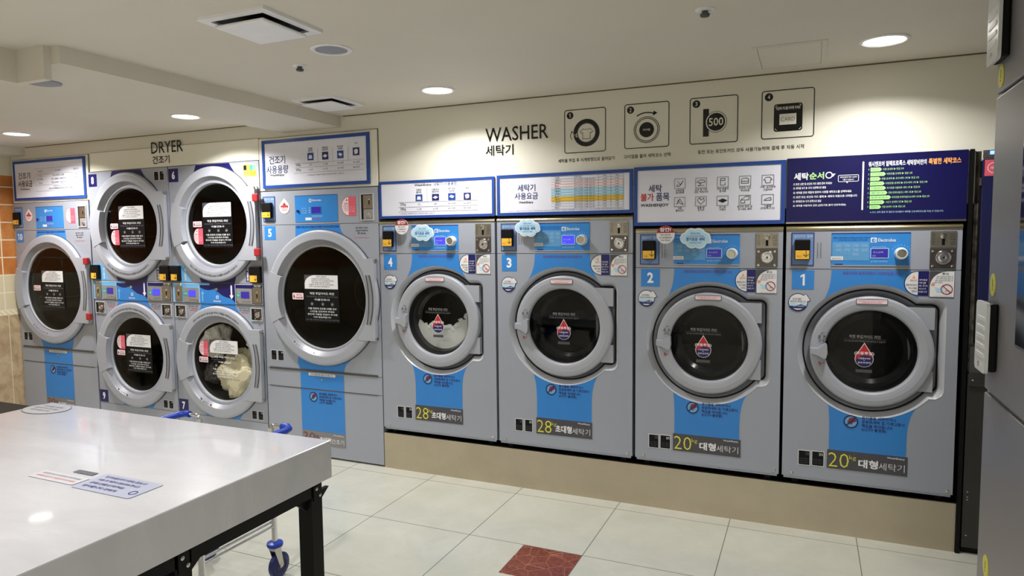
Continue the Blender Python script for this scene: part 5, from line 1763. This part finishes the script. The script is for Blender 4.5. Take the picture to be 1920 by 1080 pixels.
def pictogram(label, x0, x1, z0, z1, n):
    t = thing('wall_pictogram', label, 'pictogram', ((x0 + x1) / 2, YW, z0), 'washing step pictograms')
    y = YW - .0006
    MB().frame(x0, x1, z0, z1, .0042, y, 'gloss', .001, .014).build('border', t)
    bx, bz = x0 + .034, z1 - .032
    nb = MB().disc(bx, bz, .0195, y - .001, y, 'gloss', 28)
    if n == '1':
        nb.one(bx - .005, bx + .003, bz - .011, bz + .011, y - .0014, 'creamtrim')
    else:
        nb.text(n, bx - .006, bx + .006, bz - .011, bz + .011, y - .0022, 'creamtrim', .0)
    nb.build('number', t)
    return t, y


t, y = pictogram('square pictogram 1 of a washer door with a shirt', 1.087, 1.329, 1.979, 2.221, '1')
c = MB().ring(1.217, 2.088, .076, .054, y - .001, y, 'gloss', 44).ring(1.217, 2.088, .055, .0505, y - .001, y, 'inkgrey', 44)
c.line([(1.196, 2.110), (1.206, 2.106), (1.228, 2.106), (1.238, 2.110), (1.254, 2.094), (1.246, 2.085), (1.239, 2.090), (1.239, 2.054), (1.195, 2.054), (1.195, 2.090), (1.188, 2.085), (1.180, 2.094), (1.196, 2.110)], .0022, y, 'gloss')
c.prism([(1.135, 2.084), (1.150, 2.079), (1.162, 2.090), (1.160, 2.078), (1.166, 2.064), (1.152, 2.069)], y - .002, y - .001, 'creamtrim')
c.prism([(1.138, 2.081), (1.151, 2.0765), (1.158, 2.082), (1.156, 2.074), (1.159, 2.067), (1.151, 2.0715)], y - .003, y - .002, 'gloss')
c.ring(1.148, 2.076, .026, .023, y - .001, y, 'gloss', 14, 130, 235).prism([(1.126, 2.094), (1.138, 2.092), (1.133, 2.104)], y - .001, y, 'gloss')
c.build('drawing', t)
t, y = pictogram('square pictogram 2 of a dial with a turning arrow', 1.433, 1.676, 1.983, 2.223, '2')
c = MB().disc(1.555, 2.080, .040, y - .001, y, 'gloss', 36).ring(1.555, 2.080, .070, .067, y - .001, y, 'gloss', 44).ring(1.555, 2.080, .062, .0585, y - .001, y, 'gloss', 44)
c.ring(1.555, 2.070, .104, .098, y - .001, y, 'gloss', 20, 66, 122).prism([(1.612, 2.166), (1.592, 2.178), (1.590, 2.152)], y - .001, y, 'gloss')
c.text('다이얼', 1.536, 1.574, 2.074, 2.086, y - .0022, 'creamtrim', .01)
c.build('drawing', t)
t, y = pictogram('square pictogram 3 of a 500 coin entering a slot', 1.782, 2.025, 1.985, 2.225, '3')
c = MB().rect(1.851, 1.880, 2.022, 2.164, y, 'gloss').disc(1.916, 2.094, .0535, y - .0016, y - .0008, 'gloss', 40).disc(1.916, 2.094, .051, y - .0024, y - .0016, 'creamtrim', 40).disc(1.916, 2.094, .0455, y - .0032, y - .0024, 'gloss', 40)
c.text('500', 1.880, 1.953, 2.074, 2.115, y - .0044, 'creamtrim', .01)
c.build('drawing', t)
t, y = pictogram('square pictogram 4 of a black CARD reader', 2.137, 2.382, 1.988, 2.228, '4')
c = MB().rr(2.196, 2.328, 2.023, 2.158, .012, y - .001, y, 'gloss').rect(2.222, 2.300, 2.055, 2.108, y - .001, 'creamtrim')
c.text('CARD', 2.229, 2.293, 2.072, 2.092, y - .0032, 'inkgrey', -.01).text('이곳에 카드를 터치해 주세요', 2.206, 2.318, 2.128, 2.144, y - .0024, 'creamtrim', .02)
for sx, sz, a in ((2.205, 2.149, 90), (2.319, 2.149, 0), (2.205, 2.032, 180), (2.319, 2.032, 270)):
    c.ring(sx + (.006 if a in (90, 180) else -.006), sz + (-.006 if a < 100 else .006), .009, .0065, y - .0018, y - .001, 'creamtrim', 8, a, a + 90)
c.build('drawing', t)
for s_, x0, x1, z0, lb in (('세탁물 투입 후 시계방향으로 돌려닫기', 1.049, 1.378, 1.929, 'black Korean caption under pictogram 1, left of the captions'), ('다이얼을 돌려 세탁코스 선택', 1.433, 1.684, 1.931, 'black Korean caption under pictogram 2'), ('동전 또는 포인트카드 모두 사용가능하며 결제 후 자동 시작', 1.825, 2.340, 1.933, 'long black Korean caption under pictograms 3 and 4')):
    tag(MB().text(s_, x0, x1, z0, z0 + .021, YW - .0012, 'gloss', .01).build('wall_caption'), lb, 'lettering')

# ================================================================== TABLE
t = thing('folding_table', 'large white marble folding table on black steel legs at lower left', 'table', (.233, -2.55, 0))
TX0, TX1, TY0, TY1 = -.475, .945, -3.25, -1.922
MB().box(TX0, TX1, TY0, TY1, .725, .85, 'marble', .004).build('table_top', t)
ap = MB()
for x0, x1, y0, y1 in ((TX0 + .03, TX1 - .03, TY1 - .075, TY1 - .03), (TX0 + .03, TX1 - .03, TY0 + .03, TY0 + .075), (TX0 + .03, TX0 + .075, TY0 + .075, TY1 - .075), (TX1 - .065, TX1 - .02, TY0 + .075, TY1 - .075)):
    ap.box(x0, x1, y0, y1, .680, .7249, 'tablesteel')
ap.build('apron', t)
for lx in (TX0 + .03, TX1 - .075):
    for ly in (TY1 - .08, -2.515, TY0 + .03):
        lg = MB().box(lx, lx + .055, ly, ly + .05, 0, .7249, 'tablesteel')
        lg.build('leg', t)
        g = MB()
        for sg in (-1, 1):
            if ly > -2 and sg > 0 or ly < -3 and sg < 0:
                continue
            yy = ly + .025
            e = yy + sg * .025
            f_ = yy + sg * .085
            vs = [(lx + .02, e, .68), (lx + .02, f_, .68), (lx + .02, e, .635), (lx + .035, e, .68), (lx + .035, f_, .68), (lx + .035, e, .635)]
            g.add(vs, [(0, 1, 2), (3, 5, 4), (0, 3, 4, 1), (1, 4, 5, 2), (2, 5, 3, 0)], 'tablesteel')
        g.box(lx + .0545, lx + .058, ly + .008, ly + .042, .665, .72, 'tablesteel')
        g.lathex([(.006, 0), (.006, .004), (0, .005)], lx + .058, ly + .018, .705, 'nickel', 10).lathex([(.006, 0), (.006, .004), (0, .005)], lx + .058, ly + .034, .68, 'nickel', 10)
        g.build('bracket', t)


def table_sticker(label, corners, builder):
    t = thing('table_sticker', label, 'sticker', (corners[0], corners[1], .85), 'notices stuck on the table')
    m = MB()
    builder(m)
    # drawn in XZ, laid flat: x -> x, z -> y
    m.v = [(v[0], v[2], .8512 - v[1]) for v in m.v]
    m.f = [tuple(reversed(f)) if 0 else f for f in m.f]
    m.build('sheet', t)


def st1(m):
    m.rr(.562, .790, -2.532, -2.425, .01, -.0006, 0, 'noticeblue')
    for j, s_ in enumerate(('접이 테이블은 모두가 사용하는 공간입니다', '사용 후 깨끗이 정리하여 주시고', '음식물 섭취를 삼가해 주세요', '감사합니다 관리자')):
        m.text(s_, .585, .745 - .03 * (j > 1), -2.450 - .022 * j, -2.438 - .022 * j, -.0016, 'inkblue', .02)
    m.ring(.766, -2.50, .012, .009, -.0014, -.0006, 'inkblue', 20)


def st2(m):
    m.rr(.365, .556, -2.522, -2.470, .006, -.0006, 0, 'noticewhite')
    m.rect(.455, .535, -2.452, -2.432, 0, 'inkgrey')
    for j in range(2):
        m.text('세탁물 보관 시 분실에 주의하세요', .38, .54, -2.492 - .018 * j, -2.482 - .018 * j, -.0016, 'red' if j else 'inkgrey')


def st3(m):
    m.v, m.f = m.v, m.f
    m.disc(-.375, -2.005, .105, -.0006, 0, 'inkgrey', 40, .072)
    m.disc(-.375, -2.005, .1025, -.0010, -.0006, 'noticewhite', 40, .0695)
    for j in range(3):
        m.text(('테이블 위에', '올라가지 마세요', '감사합니다')[j], -.43 - .014 * (j == 1), -.32 + .014 * (j == 1), -1.985 - .026 * j, -1.971 - .026 * j, -.002, 'inkgrey', .01)


table_sticker('pale blue rectangular notice on the table, right of the two long ones', (.67, -2.48), st1)
table_sticker('faint white notice with grey bar on the table, left of the blue notice', (.46, -2.49), st2)
table_sticker('oval outlined notice at the far left corner of the table', (-.375, -2.005), st3)

# ================================================================== LAUNDRY CART
t = thing('laundry_cart', 'chrome laundry cart with blue handles parked behind the white table', 'laundry cart', (0, -1.62, 0))
PX = (.222, -.205)
PY = (-1.432, -1.825)
for ax in PX:
    sg = 1 if ax > 0 else -1
    for ay in PY:
        MB().lathez([(.0, .155), (.0125, .155), (.0125, .685), (.0, .69)], ax, ay, 'chrome', 16).build('post', t)
        cs = MB().lathez([(0, .173), (.02, .173), (.034, .168), (.036, .160), (.034, .152), (.02, .147), (0, .147)], ax, ay, 'bluepl', 24)
        c_ = cs.build('caster', t)
        MB().box(ax - .018, ax + .018, ay - .022, ay + .022, .135, .149, 'nickel', .003).add(
            [(ax + sx * .016, ay + q[0], q[1]) for sx in (-1, 1) for q in ((-.02, .14), (.02, .14), (.034, .055), (.014, .045))],
            [(0, 1, 2, 3), (4, 7, 6, 5)], 'nickel').build('fork', c_)
        MB().lathex([(0, -.014), (.05, -.014), (.056, -.009), (.056, .009), (.05, .014), (0, .014)], ax, ay + .02, .057, 'bluewheel', 32).lathex([(.03, -.0155), (.03, .0155)], ax, ay + .02, .057, 'black', 20).lathex([(0, -.019), (.008, -.019), (.008, .019), (0, .019)], ax, ay + .02, .057, 'nickel', 12).build('wheel', c_)
    # U-shaped push handle
    hx = ax + sg * .105
    MB().tube([(ax, PY[0], .66), (ax, PY[0], .685), (ax + sg * .008, PY[0], .696), (ax + sg * .02, PY[0], .70), (ax + sg * .07, PY[0], .70)], .0075, 'chrome') \
        .tube([(ax, PY[1], .66), (ax, PY[1], .685), (ax + sg * .008, PY[1], .696), (ax + sg * .02, PY[1], .70), (ax + sg * .07, PY[1], .70)], .0075, 'chrome').build('handle_tube', t)
    MB().tube([(ax + sg * .062, PY[0], .699), (ax + sg * .09, PY[0] + .004, .698), (ax + sg * .112, PY[0] - .012, .696), (ax + sg * .118, PY[0] - .04, .694), (ax + sg * .118, PY[1] + .04, .694), (ax + sg * .112, PY[1] + .012, .696), (ax + sg * .09, PY[1] - .004, .698), (ax + sg * .062, PY[1], .699)], .0155, 'bluepl', 12).build('handle_grip', t)
rl = MB()
for z in (.262, .245):
    off = 0.008 if z > .25 else 0
    rl.tube([(PX[0] - off, PY[0], z), (PX[0] - off, PY[1], z)], .006, 'chrome').tube([(PX[1] + off, PY[0], z), (PX[1] + off, PY[1], z)], .006, 'chrome')
rl.tube([(PX[0], PY[0], .42), (PX[1], PY[0], .42)], .006, 'chrome').tube([(PX[0], PY[1], .42), (PX[1], PY[1], .42)], .006, 'chrome')
rl.build('side_rail', t)
bk = MB()
zb0, zb1 = .43, .60
xa, xb, ya, yb = PX[1] + .02, PX[0] - .02, PY[1] + .016, PY[0] - .016
for z in (zb0, (zb0 + zb1) / 2, zb1):
    bk.tube([(xa, ya, z), (xb, ya, z), (xb, yb, z), (xa, yb, z)], .0035, 'chrome', 8, True)
for i in range(11):
    x = xa + (xb - xa) * i / 10
    bk.tube([(x, ya, zb1), (x, ya, zb0), (x, yb, zb0), (x, yb, zb1)], .002, 'chrome', 6)
for i in range(1, 10):
    yy = ya + (yb - ya) * i / 10
    bk.tube([(xa, yy, zb1), (xa, yy, zb0), (xb, yy, zb0), (xb, yy, zb1)], .002, 'chrome', 6)
bk.build('wire_basket', t)

# ================================================================== BENCH (lower left, behind the table)
t = thing('bench', 'low black bench in front of dryer 10, half hidden by the table', 'bench', (-2.9, -1.16, 0))
MB().box(-3.85, -1.95, -1.36, -.96, .405, .45, 'tablesteel', .006).build('seat', t)
MB().box(-3.80, -2.0, -1.33, -1.29, .31, .335, 'tablesteel').box(-3.80, -2.0, -1.03, -.99, .31, .335, 'tablesteel').build('rail', t)
for x in (-3.80, -2.04):
    for y_ in (-1.33, -1.03):
        MB().box(x, x + .04, y_, y_ + .04, 0, .405, 'tablesteel').build('leg', t)

# ================================================================== RIGHT SIDE: KIOSK CABINET AND VENDING MACHINE
KX, KY = 2.874, -1.19
t = thing('laundry_kiosk', 'tall grey steel cabinet with two long handles at the right edge', 'cabinet', (3.25, -1.6, 0))
MB().box(KX + .012, 3.55, -2.6, KY, 0, 2.26, 'kioskedge', .006).build('body', t)
dn = [('lower_door', .06, 1.019), ('middle_door', 1.031, 1.907), ('upper_door', 1.917, 2.255)]
doors = {}
for nm, z0, z1 in dn:
    doors[nm] = MB().box(KX, KX + .0115, -2.55, KY - .022, z0, z1, 'kiosk', .004).build('door', t)
MB().box(KX - .002, KX + .004, -2.2, -1.530, 1.206, 1.752, 'nickel').build('window_frame', doors['middle_door'])
MB().box(KX - .004, KX + .001, -2.19, -1.538, 1.214, 1.744, 'darkglass').build('window', doors['middle_door'])
for z0, z1, dk in ((1.096, 1.304, 'middle_door'), (1.995, 2.205, 'upper_door')):
    h = MB().box(KX - .022, KX, -1.350, -1.228, z0 + .006, z1 - .002, 'black', .006).build('handle', doors[dk])
    g = MB().prism(rrpts(0, .130, z0, z1, .016, 5), 0, .009, 'handlewhite')
    g.v = [(KX - .031 + v[1], -1.354 + v[0], v[2]) for v in g.v]
    for j in range(5):
        zz = z0 + .045 + j * .027
        g.box(KX - .0335, KX - .030, -1.335, -1.245, zz, zz + .012, 'sticker', .001)
    g.lathex([(.008, 0), (.008, -.003), (0, -.004)], KX - .031, -1.29, z0 + .022, 'chrome', 14)
    g.build('grip_plate', h)
for yy, zz, dk in ((-1.262, 1.963, 'upper_door'), (-1.268, 1.352, 'middle_door'), (-1.322, .511, 'lower_door')):
    s_ = MB().disc(0, zz, .034, 0, .001, 'lemon', 28).disc(0, zz, .028, -.0006, 0, 'lemon', 28)
    s_.line([(0, zz + .016), (0, zz - .006)], .004, -.0004, 'ink').disc(0, zz - .014, .003, -.001, -.0006, 'ink', 10)
    s_.v = [(KX - .0012 + v[1], yy - v[0], v[2]) for v in s_.v]
    s_.build('round_sticker', doors[dk])

t = thing('vending_machine', 'dark vending machine with navy door in the gap behind the grey cabinet', 'vending machine', (3.4, .3, 0))
MB().box(3.055, 3.85, .0, .75, .03, .86, 'vend', .004).box(3.055, 3.85, .03, .75, .86, 1.882, 'vend').box(3.06, 3.84, .02, .7, 0, .03, 'black').build('body', t)
MB().box(3.056, 3.078, .012, .03, .865, 1.875, 'vendgoods').build('side_window', t)
dd = MB().box(3.080, 3.80, -.004, .03, .985, 1.838, 'vendnavy', .003).box(3.072, 3.080, -.002, .03, 1.0, 1.83, 'black').box(3.070, 3.078, -.008, .0, 1.72, 1.755, 'nickel').build('door', t)
MB().rect(3.088, 3.165, 1.762, 1.834, -.004, 'pink').ring(3.122, 1.798, .024, .021, -.0056, -.0048, 'palepink', 24).text('세제', 3.108, 3.136, 1.792, 1.804, -.0064, 'white').build('pink_sticker', dd)
gr = MB()
for j in range(5):
    gr.box(3.082, 3.80, .004, .03, 1.844 + j * .0075, 1.848 + j * .0075, 'nickel')
gr.build('top_grille', t)
MB().box(3.108, 3.125, .0, .006, 1.858, 1.874, 'led', .002).build('power_light', t)
hd = MB().box(3.06, 3.2, -.008, .0, .80, .868, 'vend', .003).box(3.06, 3.80, -.004, .0, .868, .985, 'tub')
hd.lathe([(.006, -.008), (.005, -.012), (0, -.013)], 3.075, .83, 'chrome', 12)
hd.build('coin_return', t)
for z in (.30, .275, .262, .09):
    MB().lathe([(.004, 0), (.003, -.003), (0, -.0035)], 3.073, z, 'chrome', 10).build('rivet', t)
